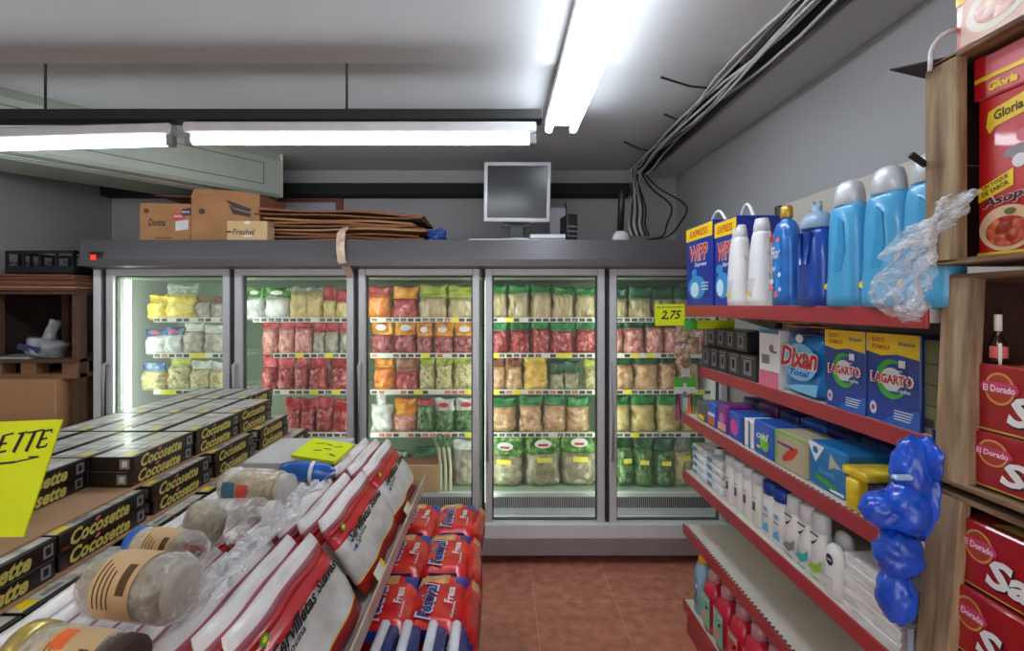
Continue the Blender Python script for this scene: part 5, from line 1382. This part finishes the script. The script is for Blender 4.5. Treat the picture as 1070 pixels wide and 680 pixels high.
for (z, X, y, sc, lab, rz_) in ((1.310, .888, .742, 1.0, 'red cracker box, upper one in the middle crate', 0), (1.209, .884, .748, .82, 'red cracker box, lower one in the middle crate', 1.0),
                          (1.018, .880, .770, 1.0, 'red cracker box, upper one in the bottom crate', .5), (.893, .866, .775, 1.0, 'red cracker box, second from the top in the bottom crate', -.5), (.790, .858, .775, .82, 'red cracker box at the bottom of the bottom crate', 0)):
    SA.put((X, y, z), AISLE_R + R(rz_), lab, None, (1, 1, sc))
# large red box in the top crate
w_, h_ = .34, .285
g = MB(); g.box(-w_ / 2, 0, 0, w_ / 2, .2, h_, M('stew_red', (200, 24, 28), .3, var=.06, coat=.5), .003)
y = -.001; L0 = -w_ / 2
g.poly([(L0 + .016, h_ - .052), (L0 + .020, h_ - .026), (L0 + .036, h_ - .022), (L0 + .085, h_ - .012), (L0 + .088, h_ - .046), (L0 + .032, h_ - .056), (L0 + .022, h_ - .066)], y, YELP)
g.text('Gloria', L0 + .054, h_ - .034, .048, .017, y - .0006, INK, .1, .02, .12)
g.poly([(L0 + .002, .098), (L0 + .062, .118), (L0 + .062, .148), (L0 + .002, .124)], y, YELP)
g.text('UN TOQUE', L0 + .032, .129, .046, .008, y - .0006, INK, 0, .02, .32); g.text('DE SABOR', L0 + .032, .118, .048, .008, y - .0006, INK, 0, .02, .32)
g.ell(L0 + .075, .175, .030, .012, y, M('pepper_grey', (150, 140, 150), .5), 12); g.ell(L0 + .072, .158, .012, .012, y - .0006, WHITE, 10); g.ell(L0 + .078, .20, .012, .012, y, PINK, 10)
g.text('Asopado', L0 + .068, .100, .118, .024, y - .0012, M('word_cream', (236, 206, 196), .4), .2, .07, .15); g.text('Asopado', L0 + .068, .100, .116, .021, y - .0018, M('word_brown', (70, 20, 24), .5), .2, .03, .15)
g.ell(L0 + .052, .046, .048, .040, y - .0004, M('plate_cream', (232, 200, 160), .4), 28); g.ell(L0 + .052, .040, .036, .027, y - .0010, MR('stew', [(120, 20, 10), (190, 60, 24), (226, 120, 60)], 60), 24); g.ell(L0 + .058, .074, .010, .006, y - .0016, M('olive_green', (110, 110, 40), .5), 12)
g.rect(L0, 0, -L0, .006, y, YELP)
tag(g.build('stew_mix_box', loc=(.888, .885 - w_ / 2, 1.628), rz=AISLE_R), 'large glossy red food box with yellow logo and pictured stew in the top crate', 'box')
g = MB(); PK = M('pink_sleeve', (222, 110, 120), .35, var=.08, coat=.3)
g.box(-w_ / 2, 0, 0, w_ / 2, .2, .078, PK, .003); g.rect(-w_ / 2, 0, -w_ / 2 + .02, .078, y, REDP); g.rect(-w_ / 2, .032, w_ / 2, .040, y - .0004, YELP)
g.text('Gloria', L0 + .05, .017, .05, .016, y - .0006, YELP, .2, .05)
tag(g.build('pink_food_box', loc=(.886, .888 - w_ / 2, 1.914), rz=AISLE_R), 'pink and red food box with yellow stripe lying on the large red box', 'box')
g = MB(); g.box(-w_ / 2, 0, 0, w_ / 2, .2, .30, M('noodle_red', (206, 40, 36), .3, coat=.4), .003)
g.poly([(L0 + .01, .02), (L0 + .10, .01), (L0 + .155, .02), (L0 + .15, .16), (L0 + .02, .16)], y, M('box_cream', (230, 190, 170), .4)); g.ell(L0 + .08, .065, .058, .04, y - .0006, M('plate_pale', (236, 224, 210), .4), 24, .2); g.ell(L0 + .082, .065, .044, .028, y - .0012, MR('pasta_art', [(150, 70, 50), (206, 130, 100), (220, 190, 120)], 50), 20, .2)
g.rect(L0 + .155, 0, L0 + .17, .3, y - .0006, REDP); g.rect(L0 + .002, .10, L0 + .02, .13, y - .0006, YELP)
tag(g.build('noodle_box', loc=(.888, .928 - w_ / 2, 2.013), rz=AISLE_R), 'red and cream food box with pictured plate on top of the crates', 'box')
# sauce bottle in the middle crate
g = MB(); g.lathe([(.0, 0), (.022, 0), (.024, .006), (.024, .045), (.012, .065), (.009, .075), (.009, .13), (0, .132)], M('dark_glass', (50, 22, 20), .15, coat=.5), 16)
o = g.build('sauce_bottle', loc=(.915, .875, 1.432)); o.scale = (.55, .55, .76); q = MB(); q.patch(.0243, .0243, .014, .042, -70, 70, M('bottle_label_pink', (226, 110, 110), .5)); q.rect(-.004, .0, .004, .05, -.0252, WHITE); q.build('bottle_label', o, rz=R(-35)); q = MB(); q.lathe([(.0, .078), (.0105, .078), (.0105, .118), (0, .119)], WHITE, 12); q.build('bottle_neck_sleeve', o)
tag(o, 'small dark sauce bottle with white neck sleeve on the upper cracker box', 'bottle')
g = MB(); g.lathe([(0, 0), (.018, 0), (.02, .01), (0, .013)], M('tin_lid', (190, 190, 186), .3, .6), 16); tag(g.build('silver_tin', loc=(.92, .775, 1.432)), 'small silver lid on the upper cracker box', 'lid')
# metal plate and wire loop on top of the crates
mp = empty('metal_hook_plate', (.86, .93, 2.014), 'dark pointed metal plate with wire loop on top of the crates', 'metal plate')
g = MB(); MT = M('dark_metal', (70, 70, 74), .4, .6)
g.add([(-.065, .04, .0), (.05, -.04, .0), (.06, .02, .0), (-.0, .03, -.022), (-.065, .04, .003), (.05, -.04, .003), (.06, .02, .003)], [(0, 1, 2), (6, 5, 4), (0, 3, 1), (0, 2, 6, 4), (1, 5, 6, 2), (0, 4, 5, 1)], MT); g.build('plate', mp)
g = MB(); g.tube([(-.02 + .055 - .055 * math.cos(math.pi * k / 12), .0, .06 * math.sin(math.pi * k / 12) - (.02 if k == 0 else 0)) for k in range(13)], .004, SILVER, 8); g.build('wire_loop', mp)
tag(MB().box(-.025, -.004, -.005, .012, .004, .005, BLACK).build('black_clip', loc=(.845, .955, 1.825), rot=(0, R(35), 0)), 'small black clip sticking out beside the top crate post', 'clip')
# clear film caught on the crate
def film(path, name, label):
    """crumpled translucent sheet swept along a path of (x,y,z,width)"""
    rnd = random.Random(8); nu, nvv = 18, 40; vs = []
    for j in range(nvv + 1):
        t = j / nvv * (len(path) - 1); i = min(int(t), len(path) - 2); f_ = t - i
        a, b_ = path[i], path[i + 1]; c_ = [a[q] * (1 - f_) + b_[q] * f_ for q in range(4)]
        for k in range(nu + 1):
            u = -1 + 2 * k / nu
            fold = math.sin(u * 9 + j * .35) * .016 + math.sin(u * 17 - j * .5) * .007
            vs.append((c_[0] + u * c_[3] * .9 + .008 * math.sin(j * .9 + u * 3), c_[1] + fold - .02 * (1 - u * u), c_[2] + u * c_[3] * .35 + .007 * math.sin(j * .7 + u * 6)))
    n = nu + 1
    g = MB(); g.add(vs, [(j * n + k, j * n + k + 1, (j + 1) * n + k + 1, (j + 1) * n + k) for j in range(nvv) for k in range(nu)], CLEAR('crumpled_film', (240, 242, 246), .20, .15, 1.0, 28), True)
    return tag(g.build(name), label, 'plastic film')
def q_(px, py, D_, w2): return (wx(px, D_), D_, EYE - (py - 318) * D_ / F, w2)
film([q_(998, 205, .865, .028), q_(975, 232, .86, .045), q_(952, 255, .855, .055), q_(938, 290, .85, .06), q_(942, 320, .85, .03), q_(945, 332, .85, .008)], 'clear_plastic_film', 'crumpled clear plastic film hanging from the top crate post')
film([q_(215, 622, .88, .045), q_(252, 578, 1.02, .06), q_(292, 538, 1.2, .06), q_(335, 500, 1.45, .05)], 'clear_wrapping_film', 'crumpled clear wrapping film lying over the white bags beside the jars')
